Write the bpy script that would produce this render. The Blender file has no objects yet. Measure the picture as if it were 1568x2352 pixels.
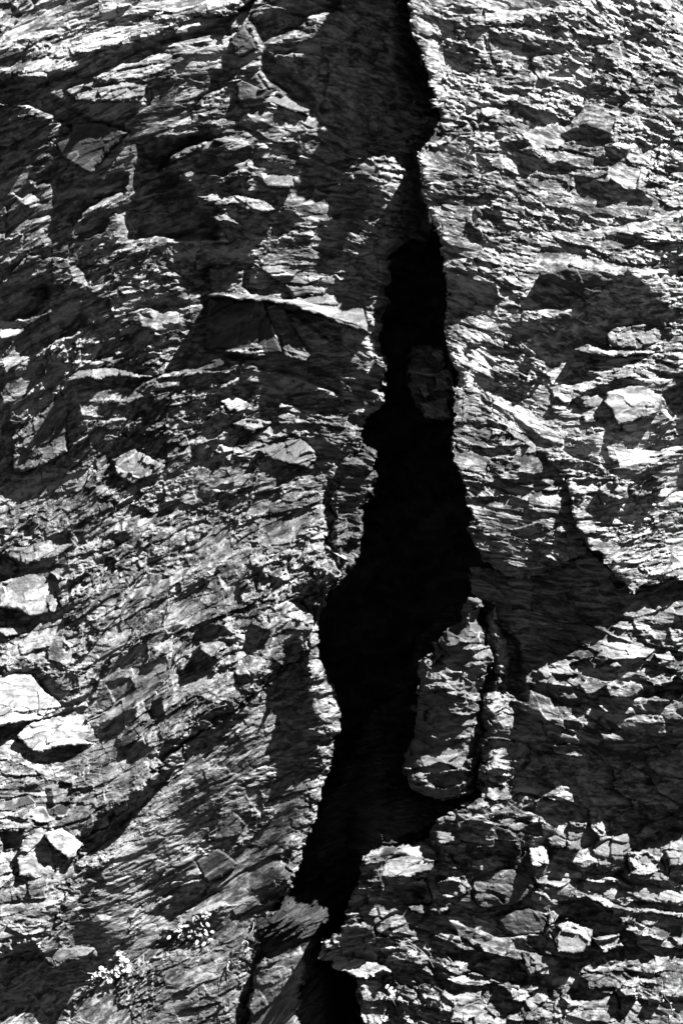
import bpy, bmesh, math, random
import numpy as np
from mathutils import Vector

# ------------------------------------------------------------------ camera, sky, sun, exposure
sc = bpy.context.scene
C = sc.collection
PPM = 392.0                       # drawing units per metre: the frame is 4 m wide and 6 m high
CAM_D = 60.0
def wx(X): return (X - 784.0) / PPM
def wz(Y): return (2352.0 - Y) / PPM + 0.6
cam = bpy.data.cameras.new('camera'); camo = bpy.data.objects.new('camera', cam); C.objects.link(camo)
camo.location = (0, -CAM_D, wz(1176)); camo.rotation_euler = (math.radians(90), 0, 0)
cam.sensor_fit = 'VERTICAL'; cam.sensor_height = 36; cam.lens = 36 * CAM_D / 6.0
cam.clip_end = 500
sc.camera = camo

TO_SUN = Vector((0.43, -0.55, 0.715)).normalized()
SUN_EL = math.asin(TO_SUN.z); SUN_AZ = math.atan2(TO_SUN.x, TO_SUN.y)
sd_ = bpy.data.lights.new('sun', 'SUN'); sd_.energy = 5.0; sd_.angle = math.radians(0.5); sd_.color = (1, 1, 1)
so_ = bpy.data.objects.new('sun', sd_); C.objects.link(so_)
so_.rotation_euler = TO_SUN.to_track_quat('Z', 'Y').to_euler(); so_.location = (6, -8, 12)
W = bpy.data.worlds.new('World'); sc.world = W; W.use_nodes = True
nt = W.node_tree; bg = nt.nodes['Background']
sky = nt.nodes.new('ShaderNodeTexSky'); sky.sky_type = 'NISHITA'; sky.sun_disc = False
sky.sun_elevation = SUN_EL; sky.sun_rotation = SUN_AZ
sky.air_density = 0.3; sky.dust_density = 0.3; sky.ozone_density = 1.0; sky.altitude = 1500
bw = nt.nodes.new('ShaderNodeSeparateColor')     # black and white film behind a red filter: blue sky light counts little
nt.links.new(sky.outputs[0], bw.inputs[0]); nt.links.new(bw.outputs[0], bg.inputs[0])
bg.inputs[1].default_value = 0.05
sc.view_settings.view_transform = 'Standard'; sc.view_settings.look = 'None'
sc.view_settings.exposure = 3.6; sc.view_settings.gamma = 1.0
sc.render.engine = 'CYCLES'
sc.cycles.max_bounces = 4; sc.cycles.diffuse_bounces = 1; sc.cycles.glossy_bounces = 1

# ------------------------------------------------------------------ noise kit (numpy)
def ntab(seed): return np.random.default_rng(seed).random((256, 256))
def vnoise(x, y, seed):
    T = ntab(seed); xi = np.floor(x).astype(np.int64); yi = np.floor(y).astype(np.int64)
    fx = x - xi; fy = y - yi; fx = fx*fx*fx*(fx*(fx*6-15)+10); fy = fy*fy*fy*(fy*(fy*6-15)+10)
    x0 = xi & 255; x1 = (xi+1) & 255; y0 = yi & 255; y1 = (yi+1) & 255
    a = T[y0, x0]; b = T[y0, x1]; c = T[y1, x0]; d = T[y1, x1]
    return ((a+(b-a)*fx)*(1-fy) + (c+(d-c)*fx)*fy)*2-1
def fbm(x, y, seed, octv=4, gain=0.5):
    r = 0; a = 1.0; tot = 0
    for o in range(octv):
        r = r + a*vnoise(x*2**o+17.3*o, y*2**o+9.1*o, seed+o); tot += a; a *= gain
    return r/tot
def facets(x, y, seed, tilt=0.5, bias=(0.0, 0.0), curve=0.35, off=0.35):
    """broken plates: every cell of a jittered lattice is a tilted plane; the upper envelope is the surface"""
    A, B, O, G1, G2 = (ntab(seed+i) for i in range(5))
    xi = np.floor(x).astype(np.int64); yi = np.floor(y).astype(np.int64)
    best = np.full(x.shape, -1e9)
    for dj in (-1, 0, 1):
        for di in (-1, 0, 1):
            cx = xi+di; cy = yi+dj; ix = cx & 255; iy = cy & 255
            dx = x-(cx+A[iy, ix]); dy = y-(cy+B[iy, ix])
            p = (O[iy, ix]-0.5)*2*off + (bias[0]+(G1[iy, ix]-0.5)*2*tilt)*dx + (bias[1]+(G2[iy, ix]-0.5)*2*tilt)*dy - curve*(dx*dx+dy*dy)
            best = np.maximum(best, p)
    return best
def plates(x, y, seed, tilt=0.5, bias=(0.0, 0.0), step=1.0):
    """nearest cell wins: plates with broken steps between them; also returns the cell's own random number"""
    A, B, O, G1, G2 = (ntab(seed+i) for i in range(5))
    xi = np.floor(x).astype(np.int64); yi = np.floor(y).astype(np.int64)
    best = np.full(x.shape, 1e9); h = np.zeros(x.shape); cid = np.zeros(x.shape)
    for dj in (-1, 0, 1):
        for di in (-1, 0, 1):
            cx = xi+di; cy = yi+dj; ix = cx & 255; iy = cy & 255
            dx = x-(cx+A[iy, ix]); dy = y-(cy+B[iy, ix]); d = np.abs(dx)*0.7+np.abs(dy)+0.3*dx*dx
            p = (O[iy, ix]-0.5)*step + (bias[0]+(G1[iy, ix]-0.5)*2*tilt)*dx + (bias[1]+(G2[iy, ix]-0.5)*2*tilt)*dy
            m = d < best
            best = np.where(m, d, best); h = np.where(m, p, h); cid = np.where(m, O[iy, ix], cid)
    return h, cid
def smooth(e0, e1, v):
    t = np.clip((v-e0)/(e1-e0), 0, 1); return t*t*(3-2*t)
def bil(G, X, Y, x0, y0, dx, dy):
    """bilinear lookup of grid G (rows Y, columns X) with clamped ends"""
    h, w = G.shape; fx = np.clip((X-x0)/dx, 0, w-1.001); fy = np.clip((Y-y0)/dy, 0, h-1.001)
    i = fx.astype(int); j = fy.astype(int); fx = fx-i; fy = fy-j
    return (G[j, i]*(1-fx)+G[j, i+1]*fx)*(1-fy)+(G[j+1, i]*(1-fx)+G[j+1, i+1]*fx)*fy
def blur(A, n, it=2):
    for _ in range(it):
        for ax in (0, 1):
            P = np.pad(A, [(n+1, n) if a == ax else (0, 0) for a in (0, 1)], mode='edge').cumsum(axis=ax)
            k = 2*n+1
            A = (P[k:] - P[:-k])/k if ax == 0 else (P[:, k:] - P[:, :-k])/k
    return A
def sdf(poly, X, Y):
    """signed distance to a closed outline, positive inside"""
    P = np.asarray(poly, float); n = len(P); d = np.full(X.shape, 1e18); ins = np.zeros(X.shape, bool)
    for i in range(n):
        x1, y1 = P[i]; x2, y2 = P[(i+1) % n]; ex = x2-x1; ey = y2-y1; L = ex*ex+ey*ey+1e-9
        t = np.clip(((X-x1)*ex+(Y-y1)*ey)/L, 0, 1)
        d = np.minimum(d, (X-x1-t*ex)**2+(Y-y1-t*ey)**2)
        if y1 != y2:
            c = ((y1 > Y) != (y2 > Y)) & (X < ex*(Y-y1)/(y2-y1)+x1); ins ^= c
    d = np.sqrt(d); return np.where(ins, d, -d)

# ------------------------------------------------------------------ the lie of the rock
X0, Y0, X1, Y1 = -300.0, -260.0, 1868.0, 2612.0
ST = 1.7
gx = np.arange(X0, X1, ST); gy = np.arange(Y0, Y1, ST)
GX, GY = np.meshgrid(gx, gy)
# light or shade each patch shows, put into the relief as slope, 98 units a patch (0 black, 9 white)
TONE = np.array([
[6,6,6,5.5,5,3.5,1.8,1.5, .4,2.5,4.8,5.5,5.2,5.5,5.5,5.8],
[4.5,5,2.5,4,4,2,1.5,1, .4,1.8,5.3,4.8,4.3,4.8,5.3,5.5],
[.5,2,3,3,2,3,3.5,3, 1,.8,4.8,5.2,4.8,5.2,5.2,5.3],
[1.2,2,2.2,.8,1,2.8,3.2,2.5, 2.2,2,4.5,5.3,5,5,4.8,5.3],
[2.2,1.7,.5,0,.5,2.5,3.3,2.8, 1.8,1.5,4,4.3,5,4.3,4.5,6],
[3,2.2,1.5,.3,.3,1.8,3,2.7, 1,1.5,3.5,4.5,5,4.7,5.3,6],
[1.8,2.5,2,1.8,2.2,2.5,3.8,3.5, 1.5,.3,1.8,4,5,3.5,4.3,5],
[1.7,1.2,2,2.7,2.2,1.6,2,3.2, 2.8,.4,2.2,4.5,3,2.7,2.5,3.5],
[2.3,2.5,2.7,2.7,2.2,1.6,1.4,.8, 1,.6,3.2,5,3.2,3.5,5.3,5.3],
[2.6,2,1.6,2,2.6,3.3,2.7,2, 2,.9,2.7,5,5.5,5.5,5.5,4.8],
[2.8,2.4,2.4,3,3,3,3.5,3, 2.5,.2,2.5,4.3,4.8,4.8,5,5],
[2.2,3,3.7,3.8,3.7,3.4,3.6,3.5, 1.3,.1,1.8,4,3.8,3.8,3.5,4.3],
[4.7,4.6,4.4,4.8,5,5,5,4.5, 1.5,.2,.3,3,2.5,3,5,5.5],
[4.7,4.5,4.8,5,5,4.6,4.8,3, .5,.3,.6,1,1.5,.8,3.2,4.8],
[4.8,4.5,5,4.5,4.5,4.5,4.5,1.7, .3,.5,1.2,1,.8,.8,3,4],
[6.5,5,4.3,4,5,4.8,3.3,.8, .4,1.2,2.5,2.2,2,3.5,4.3,4],
[6.5,5.5,4.2,4.5,4.5,4,2.2,.9, .5,1,2,3.5,2.6,3.2,3.5,2.8],
[6,6,4.8,4.3,4,3,2.7,1.2, .8,1,1.7,2.8,1.7,1.5,1.5,1.3],
[5.8,6,5,4,3.5,3.3,2.7,1.8, .9,1.1,1.2,2.6,1.7,1.6,1.3,1],
[5.5,6.5,4,3.7,3.5,3.2,3.2,1.2, 1.2,1.5,2,2.5,2.8,3,2.8,2],
[6,5,3.7,3.3,3.2,3.5,2.8,.7, 1.5,2.7,2,2.5,3,3.3,3.5,4.3],
[5.5,4.5,3.8,4.2,4.3,4.3,1.9,1.5, 2.3,2.7,1.9,2.2,2.3,3.2,3,3.8],
[3,3,4,4.2,5.2,4.2,2.3,1.9, 2.5,2.7,3.3,2.5,2.8,3,3.5,4.5],
[3,3,4,4,4.2,3.3,2.5,1, 3,3,4,4.5,4.2,4.2,4.2,4.5]])/10.0
CORR = np.array([[-1.05,-0.61,-0.65,-0.54,1.00,-0.32,-1.09,-1.28,-1.60,0.31,-0.29,-0.10,-0.48,-0.12,-0.24,0.22],[-0.53,-0.20,-1.60,-0.56,-0.56,-1.58,-1.60,-1.60,-1.60,1.00,-0.29,-0.25,-0.21,-0.27,0.14,0.22],[-1.60,-0.15,0.23,0.02,-1.60,-0.71,-0.68,0.66,-0.80,-0.08,0.24,-0.36,-0.09,-0.19,0.32,-0.09],[-0.49,-0.01,-0.69,-1.60,-1.39,-0.44,-0.10,-0.96,0.49,0.98,-0.40,-0.02,-0.51,1.00,0.19,-0.21],[-0.68,0.16,-1.60,-1.60,-1.60,-1.18,-0.78,0.22,-0.52,-0.11,0.02,-0.31,0.24,0.10,-0.01,0.02],[-0.34,-0.11,-1.60,-1.60,-1.60,-0.29,-0.13,0.10,-1.19,1.00,-0.17,0.21,0.05,-0.26,-0.19,-0.24],[-0.32,-0.26,-1.46,-1.54,0.90,-0.88,0.55,-0.21,-0.55,0.21,0.33,0.16,0.23,0.29,0.16,-0.25],[-1.35,-1.04,-0.62,-0.90,-0.62,0.70,0.97,-0.94,-1.40,0.60,0.88,0.05,-0.01,0.51,-0.80,0.11],[-1.01,-0.86,-1.42,-0.22,0.81,0.21,-0.20,-1.17,-1.60,0.69,1.00,-0.12,-0.20,0.41,1.00,-0.23],[-0.74,-0.17,-1.60,-0.15,0.02,-0.55,0.10,-0.28,0.14,1.00,1.00,-0.65,-0.30,0.45,-0.23,-0.48],[-0.31,-0.41,-0.21,0.18,0.18,0.19,-0.45,0.05,0.93,0.17,1.00,-0.08,0.44,-0.52,-0.36,-0.49],[-0.11,-0.46,-0.00,0.07,-0.27,-0.48,-0.10,0.77,-1.11,0.14,1.00,0.14,0.46,-0.01,-0.59,-0.19],[-0.47,-0.42,-0.14,0.02,-0.18,-0.27,0.23,0.39,-0.58,0.14,0.37,0.08,-0.37,0.12,-0.12,-0.34],[-0.71,-0.11,0.19,-0.33,-0.58,-0.20,0.49,-0.06,-0.53,0.33,0.83,-0.06,-0.04,-0.38,-0.03,0.28],[-0.13,-0.20,0.05,-0.38,-0.04,0.65,0.18,-0.03,0.09,0.69,0.82,-1.37,-0.57,-0.18,0.72,-0.37],[-0.09,0.22,-0.29,-0.42,1.00,0.02,0.63,-1.60,0.37,1.00,0.07,-1.21,0.36,0.22,-0.48,-0.15],[-1.60,-0.09,-0.45,0.64,-0.03,0.85,0.11,-1.07,0.43,1.00,-0.28,-1.20,-0.30,0.03,-0.22,-0.10],[0.85,-0.46,0.30,0.43,1.00,-0.05,0.01,-0.67,0.95,0.77,-1.60,0.29,-0.08,-0.08,-0.18,-0.65],[0.00,0.31,-0.01,0.47,-0.18,-0.00,-0.28,0.27,1.00,0.81,0.06,-0.32,0.28,-0.47,-0.06,-0.73],[0.07,0.39,1.00,0.02,-0.31,-0.57,-0.08,-0.16,1.00,0.33,-0.41,-0.16,-0.81,-0.11,-0.12,0.30],[0.18,0.27,-0.28,-0.30,-0.22,-0.04,-0.23,0.65,-0.32,-1.60,0.15,-0.12,-0.42,-0.33,0.40,-0.55],[-0.14,-0.07,-0.18,-0.67,-0.92,-0.22,-1.01,0.01,-0.22,0.73,-0.77,0.34,-1.17,0.16,-0.49,-0.24],[1.00,0.35,-0.80,-0.42,0.06,-0.45,-0.99,0.62,-1.46,-0.19,0.33,-0.70,-0.13,-0.08,-0.40,-0.08],[1.00,-0.02,-0.20,-0.21,-0.45,-0.37,-0.44,1.00,1.00,-0.37,-0.18,-0.07,-0.11,-0.35,-0.13,-0.39]])  # adjusts each patch's slope until its shading comes out as wanted
# bedding: degrees the layers rise towards the right, 196 units a patch
BED = np.array([
[25,22,20,0, -22,-15,-20,-32],
[12,2,-10,-20, -18,-15,-15,-15],
[25,10,-15,-15, -15,-20,-10,5],
[22,2,-5,-15, -20,-22,-18,-8],
[22,10,2,-18, -30,-35,-12,3],
[20,20,20,15, -20,-33,-10,0],
[18,25,25,22, -40,-25,-10,22],
[5,33,30,28, 40,45,22,25],
[-8,38,33,36, 45,40,8,12],
[2,35,35,40, 15,-6,-5,-5],
[12,35,36,45, -8,-12,-12,-9],
[22,35,40,48, -14,-12,-10,-6]], float)

# lean of dark and bright patches traced on the wall, shaped into slopes: (lean 0..1, feather, outline)
STROKES = []
def R(r, pts):
    """outline read off one of the eight enlarged quarters (twice the drawing's scale)"""
    ox = 0 if r % 2 else 784; oy = 588*((r-1)//2)
    return [(ox+x/2, oy+y/2) for x, y in pts]
def S(r, tone, fe, *pts): STROKES.append((tone, fe, R(r, pts)))
# quarter 1
S(1,.00,10,(0,380),(230,385),(500,290),(820,170),(1050,90),(1060,170),(860,200),(620,270),(420,330),(250,400),(240,450),(440,560),(620,610),(560,650),(330,600),(130,500),(0,470))
S(1,.02,16,(640,640),(800,640),(960,600),(1000,640),(840,700),(760,780),(900,860),(900,930),(1010,1010),(1000,1090),(560,1110),(540,980),(600,860))
S(1,.05,10,(1150,100),(1430,20),(1568,0),(1568,60),(1420,90),(1380,150),(1280,200),(1200,230),(1170,150))
S(1,.05,10,(300,1000),(430,860),(590,800),(600,860),(420,960),(330,1040))
S(1,.05,8,(900,480),(980,360),(1060,340),(1080,370),(950,450),(890,560),(830,560))
S(1,.05,8,(1200,230),(1330,330),(1440,440),(1460,470),(1360,460),(1240,390),(1190,320))
S(1,.92,6,(0,190),(150,120),(290,30),(310,50),(170,160),(0,245))
S(1,.85,8,(160,220),(400,170),(640,120),(840,130),(760,170),(520,230),(360,260),(200,250))
S(1,.80,8,(30,340),(140,300),(360,290),(300,330),(190,370),(60,360))
S(1,.90,4,(1060,90),(1130,20),(1160,0),(1140,60),(1080,100))
S(1,.10,5,(0,50),(60,40),(110,90),(80,130),(20,130))
S(1,.15,5,(180,240),(330,230),(350,280),(240,300),(310,270))
S(1,.65,6,(430,330),(640,270),(800,250),(820,300),(700,350),(600,380),(450,380))
S(1,.70,5,(520,420),(640,400),(690,440),(680,490),(590,470))
S(1,.75,4,(1215,460),(1280,420),(1380,490),(1430,520),(1400,540),(1330,510))
S(1,.65,4,(930,525),(1010,490),(1000,510),(940,535))
S(1,.60,5,(980,560),(1060,530),(1100,555),(1020,580))
S(1,.70,4,(990,640),(1060,625),(1120,640),(1060,665))
S(1,.08,6,(1100,470),(1180,480),(1400,580),(1568,640),(1568,680),(1340,620),(1150,530))
S(1,.60,6,(1200,790),(1380,800),(1440,810),(1300,830),(1210,830))
S(1,.10,5,(1140,870),(1250,880),(1290,910),(1170,895))
S(1,.60,5,(950,905),(1130,900),(1260,960),(1190,980),(1080,940))
S(1,.65,5,(0,1080),(60,1040),(170,1000),(290,980),(200,1020),(90,1050),(10,1100))
S(1,.10,6,(290,720),(420,820),(500,760),(600,650),(640,660),(560,740),(440,840),(340,810))
S(1,.10,6,(1050,730),(1100,740),(1180,800),(1100,780))
S(1,.55,5,(370,700),(430,720),(470,750),(430,800),(380,750))
# quarter 2
S(2,.12,6,(690,200),(760,160),(900,180),(1040,240),(1020,270),(860,270),(720,230))
S(2,.18,6,(480,60),(590,45),(620,70),(540,80))
S(2,.15,5,(640,490),(720,470),(850,500),(860,520),(720,510))
S(2,.15,5,(1000,630),(1110,590),(1220,640),(1220,680),(1100,670))
S(2,.15,5,(740,690),(880,640),(940,700),(850,690),(760,700))
S(2,.15,5,(1140,770),(1200,720),(1300,710),(1290,740),(1200,780))
S(2,.12,5,(630,970),(720,960),(740,1040),(660,1010))
S(2,.15,6,(1050,830),(1200,850),(1340,900),(1400,940),(1250,930),(1100,880))
S(2,.15,5,(1280,120),(1400,180),(1480,240),(1400,220),(1320,170))
S(2,.20,5,(940,370),(1000,335),(1050,370),(980,380))
S(2,.15,5,(1350,570),(1440,600),(1490,650),(1430,640))
S(2,.20,5,(520,170),(640,200),(560,205))
S(2,.20,5,(1180,480),(1290,465),(1310,495),(1220,500))
S(2,.15,5,(870,540),(920,530),(960,580),(900,570))
S(2,.80,6,(600,90),(760,60),(980,60),(1030,40),(960,80),(780,95),(650,110))
S(2,.80,5,(750,150),(850,160),(980,200),(960,205),(800,175))
S(2,.80,6,(980,90),(1060,140),(1180,180),(1120,190),(1020,150))
S(2,.80,6,(1200,330),(1320,360),(1330,420),(1230,370))
S(2,.80,5,(430,520),(500,530),(510,560),(450,545))
S(2,.85,6,(920,1080),(1250,1060),(1568,960),(1568,1000),(1320,1090),(1000,1110))
S(2,.80,5,(1240,660),(1400,670),(1500,680),(1380,700),(1260,690))
S(2,.15,5,(390,900),(480,910),(540,950),(440,950))
S(2,.12,5,(560,1010),(640,1080),(660,1150),(600,1110))
# quarter 3
S(3,.02,10,(0,130),(240,130),(230,200),(130,280),(0,300))
S(3,.02,8,(160,390),(280,300),(400,260),(380,330),(300,360),(200,420))
S(3,.05,8,(320,570),(520,560),(720,560),(640,600),(420,610),(340,620))
S(3,.05,8,(590,250),(620,210),(850,205),(960,215),(850,230),(690,240))
S(3,.05,8,(970,430),(1140,450),(1430,490),(1568,560),(1568,640),(1380,560),(1130,500))
S(3,.03,6,(1330,240),(1420,270),(1568,330),(1568,400),(1480,370),(1380,290))
S(3,.05,6,(800,100),(890,70),(980,30),(960,150),(880,130))
S(3,.02,6,(715,20),(740,80),(860,80),(740,60))
S(3,.70,6,(290,570),(380,515),(520,510),(700,545),(560,555),(400,550))
S(3,.65,6,(380,470),(560,450),(660,445),(560,470),(440,490))
S(3,.60,5,(360,745),(480,735),(660,730),(740,690),(660,745),(480,750))
S(3,.10,5,(700,560),(880,550),(1000,530),(1090,540),(960,580),(800,580))
S(3,.10,5,(360,660),(480,690),(650,720),(500,730),(370,720))
S(3,.80,4,(1005,655),(1060,625),(1150,680),(1090,720),(1040,715))
S(3,.75,4,(950,570),(1090,545),(1110,570),(1000,590))
S(3,.70,4,(890,740),(1000,670),(1010,690),(920,745))
S(3,.70,4,(1140,800),(1260,760),(1250,780),(1170,815))
S(3,.65,4,(1300,640),(1400,690),(1380,720),(1310,670))
S(3,.08,5,(1390,980),(1530,960),(1568,980),(1400,1000))
S(3,.70,4,(950,1055),(1080,1000),(1180,980),(1080,1030),(980,1060))
S(3,.10,5,(970,1065),(1070,1040),(1060,1070),(1000,1080))
S(3,.75,4,(1370,1050),(1480,1060),(1568,1070),(1540,1080),(1400,1070))
S(3,.10,6,(0,900),(90,770),(180,660),(200,560),(230,540),(210,660),(110,790),(20,910))
S(3,.10,5,(600,1040),(740,1000),(860,990),(740,1030),(640,1060))
S(3,.60,6,(420,1060),(540,1010),(560,1050),(470,1090))
S(3,.10,6,(1060,760),(1090,810),(1150,850),(1080,820))
S(3,.60,6,(1200,890),(1290,850),(1400,890),(1440,940),(1340,960))
# quarter 4
S(4,.08,6,(890,105),(1010,75),(1150,85),(1230,110),(1300,95),(1390,160),(1400,210),(1568,280),(1568,320),(1300,310),(1200,350),(1180,410),(1050,430),(920,460),(890,400),(800,370),(780,320),(950,290),(1060,260),(1100,240),(980,200))
S(4,.12,6,(480,80),(600,120),(690,140),(720,220),(620,210),(500,260),(470,180))
S(4,.85,6,(760,10),(960,40),(1200,70),(1568,110),(1568,90),(1340,60),(1000,10))
S(4,.85,4,(950,130),(1020,180),(1110,210),(1100,225),(1010,190))
S(4,.85,4,(1120,200),(1170,150),(1215,125),(1190,160))
S(4,.85,4,(1060,300),(1120,330),(1190,300),(1130,340))
S(4,.90,4,(800,380),(890,355),(880,380),(830,390))
S(4,.80,5,(1050,430),(1110,410),(1200,450),(1568,440),(1568,455),(1200,470),(1080,450))
S(4,.08,4,(1150,490),(1290,475),(1480,465),(1520,490),(1300,490),(1200,495))
S(4,.85,5,(1120,545),(1250,520),(1400,545),(1568,560),(1400,575),(1180,560))
S(4,.10,5,(1180,575),(1280,580),(1480,605),(1440,640),(1290,595))
S(4,.03,5,(1440,640),(1568,580),(1568,740),(1500,730))
S(4,.85,4,(1440,690),(1490,730),(1510,770),(1450,720))
S(4,.85,5,(970,650),(1040,640),(1060,680),(1000,690))
S(4,.10,4,(1140,720),(1200,740),(1210,790),(1160,760))
S(4,.88,4,(1120,730),(1150,750),(1210,795),(1160,780))
S(4,.90,4,(600,640),(680,690),(780,760),(870,850),(840,850),(740,760),(640,690))
S(4,.08,5,(760,720),(870,800),(960,880),(920,880),(820,790))
S(4,.10,5,(530,530),(590,560),(600,600),(520,590))
S(4,.75,6,(520,480),(620,580),(760,660),(900,740),(1100,760),(900,770),(720,690),(580,590))
S(4,.05,5,(600,1050),(800,1030),(950,990),(960,1010),(820,1060),(640,1070))
S(4,.85,5,(710,1030),(760,1000),(850,1000),(820,1025))
S(4,.85,6,(670,1130),(700,1090),(770,1090),(760,1140),(700,1160))
S(4,.75,5,(900,1090),(960,1100),(940,1130),(910,1120))
S(4,.85,4,(530,840),(600,890),(560,900),(500,870))
S(4,.08,5,(1010,880),(1080,920),(1100,950),(1040,920))
S(4,.08,5,(1100,1090),(1160,1130),(1200,1175),(1060,1175),(1050,1100))
S(4,.80,5,(1000,1010),(1080,1050),(1140,1110),(1060,1080))
S(4,.08,5,(1420,840),(1500,860),(1520,880),(1440,890))
S(4,.08,4,(1290,1050),(1350,1040),(1450,940),(1480,930),(1400,1010),(1330,1080))
S(4,.10,4,(570,400),(640,420),(580,440),(560,470))
# quarter 5
S(5,.06,6,(0,270),(110,265),(280,200),(300,230),(200,270),(60,310),(0,330))
S(5,.10,5,(0,440),(70,480),(260,470),(330,390),(320,460),(260,500),(120,520),(0,530))
S(5,.08,5,(530,690),(620,620),(700,570),(800,520),(830,530),(700,620),(600,700))
S(5,.08,5,(920,510),(1000,520),(1070,570),(960,570),(900,600))
S(5,.85,5,(580,370),(700,330),(860,260),(980,230),(880,280),(720,360),(600,410))
S(5,.80,5,(1010,260),(1140,210),(1380,140),(1280,190),(1120,240))
S(5,.08,4,(1100,230),(1200,270),(1240,330),(1160,270))
S(5,.80,4,(1000,280),(1080,380),(1060,390),(1010,310))
S(5,.90,5,(1110,470),(1180,500),(1250,490),(1220,530),(1140,510))
S(5,.88,5,(920,600),(1090,590),(1070,620),(960,670),(920,630))
S(5,.08,5,(1080,750),(1180,750),(1160,790),(1090,790))
S(5,.80,5,(600,840),(740,790),(700,830),(620,880))
S(5,.85,5,(380,960),(480,920),(600,870),(540,920),(430,980))
S(5,.08,5,(460,990),(540,940),(620,900),(600,960),(520,1000))
S(5,.85,5,(480,1150),(540,1060),(620,990),(760,960),(640,1010),(560,1080))
S(5,.85,5,(800,1140),(900,1020),(1010,970),(920,1040),(840,1140))
S(5,.85,5,(1270,735),(1340,680),(1390,650),(1380,670),(1300,730))
S(5,.70,5,(1050,1140),(1200,1070),(1190,1090),(1080,1160))
S(5,.05,5,(0,1030),(60,1000),(180,960),(290,920),(390,910),(360,950),(240,950),(100,990))
S(5,.05,5,(280,900),(360,870),(450,720),(520,660),(440,790),(390,900))
S(5,.10,5,(420,220),(500,200),(490,240),(440,250))
S(5,.10,5,(320,100),(380,100),(340,140))
S(5,.90,6,(0,760),(130,770),(200,850),(290,910),(180,955),(60,970),(0,900))
S(5,.10,5,(160,1120),(260,1080),(400,1080),(300,1120))
# quarter 6
S(6,.85,4,(1100,150),(1150,160),(1210,230),(1250,290),(1200,240))
S(6,.85,5,(1080,690),(1130,620),(1220,520),(1330,430),(1430,380),(1330,470),(1200,580),(1130,660))
S(6,.80,4,(350,800),(365,680),(400,660),(380,760),(360,880))
S(6,.05,5,(430,790),(480,830),(470,930),(390,930),(400,840))
S(6,.05,4,(560,760),(600,780),(640,760),(630,1170),(590,1170),(580,900))
S(6,.05,5,(480,740),(560,720),(540,780),(480,770))
S(6,.75,4,(640,820),(690,790),(740,860),(830,880),(790,970),(740,970),(650,860))
S(6,.02,5,(720,520),(810,600),(840,760),(850,870),(750,850),(760,700))
S(6,.02,4,(940,780),(980,850),(1090,850),(1080,880),(960,890))
S(6,.03,5,(1310,850),(1420,790),(1568,760),(1568,810),(1400,850))
S(6,.80,4,(900,690),(960,640),(980,650),(950,680))
S(6,.75,5,(1000,800),(1080,790),(1120,820),(1040,840))
S(6,.03,4,(960,740),(1090,740),(1050,760),(980,770))
S(6,.03,6,(1380,390),(1520,320),(1568,340),(1480,400),(1420,440))
S(6,.60,4,(0,760),(90,700),(60,740))
S(6,.60,4,(110,1000),(200,900),(150,980))
# quarter 7
S(7,.90,6,(150,10),(370,20),(380,50),(260,70))
S(7,.06,5,(70,110),(150,90),(180,120),(80,130))
S(7,.10,4,(180,110),(220,110),(240,190),(200,200))
S(7,.90,5,(250,200),(420,190),(400,210),(300,215))
S(7,.05,6,(0,310),(100,300),(80,370),(0,390))
S(7,.05,5,(380,350),(500,280),(560,210),(740,20),(800,0),(700,120),(560,270),(440,350))
S(7,.92,5,(200,310),(290,280),(370,360),(340,430),(300,420),(250,340))
S(7,.92,6,(0,640),(200,590),(400,530),(300,610),(100,690),(0,720))
S(7,.85,5,(200,830),(290,700),(390,560),(320,680),(250,790),(140,850))
S(7,.05,5,(60,830),(180,800),(160,850),(240,940),(130,900),(0,920))
S(7,.12,6,(980,320),(1060,210),(1190,260),(1080,340),(990,360))
S(7,.12,6,(890,450),(1000,395),(1090,460),(1050,510),(950,550))
S(7,.80,5,(940,610),(1080,580),(1160,470),(1140,560),(1030,640),(900,700),(780,720))
S(7,.08,5,(1040,790),(1140,730),(1150,770),(1060,800))
S(7,.75,5,(1160,760),(1250,640),(1320,580),(1280,650),(1200,740))
S(7,.70,4,(1100,830),(1150,750),(1170,710),(1160,790))
S(7,.12,8,(0,920),(150,900),(250,950),(320,1000),(240,1080),(0,1090))
S(7,.12,5,(640,700),(780,690),(740,740),(640,760))
S(7,.12,5,(1120,100),(1190,110),(1210,240),(1140,170))
S(7,.75,4,(720,600),(800,590),(780,610),(730,620))
S(7,.80,4,(440,690),(500,700),(490,720),(450,715))
S(7,.80,5,(700,780),(830,720),(940,640),(900,690),(780,770))
S(7,.75,5,(560,960),(680,870),(760,850),(660,900),(600,960))
# quarter 8
S(8,.80,5,(630,90),(690,40),(740,70),(700,130),(650,160))
S(8,.05,8,(250,330),(440,260),(460,400),(420,420),(330,400))
S(8,.75,5,(700,215),(790,230),(870,260),(820,285),(760,260))
S(8,.85,4,(860,375),(950,360),(950,440),(900,455))
S(8,.70,4,(180,400),(250,400),(420,440),(400,470),(330,490),(190,490))
S(8,.03,5,(180,550),(300,540),(390,560),(380,610),(250,600))
S(8,.03,4,(1100,480),(1160,440),(1300,470),(1310,510),(1200,505))
S(8,.03,5,(1000,620),(1100,600),(1200,650),(1130,680),(1060,700),(980,720),(960,640))
S(8,.10,8,(480,640),(600,620),(640,680),(860,640),(950,690),(930,760),(700,780),(500,700))
S(8,.85,4,(1040,570),(1130,590),(1300,640),(1568,675),(1568,690),(1300,650),(1150,620))
S(8,.80,5,(880,490),(980,500),(1120,530),(1040,560),(940,550))
S(8,.05,4,(890,560),(1000,590),(1100,610),(1000,620))
S(8,.80,5,(960,740),(1020,730),(1060,770),(1040,820),(990,830))
S(8,.03,5,(480,860),(600,850),(720,870),(620,900),(500,880))
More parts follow.
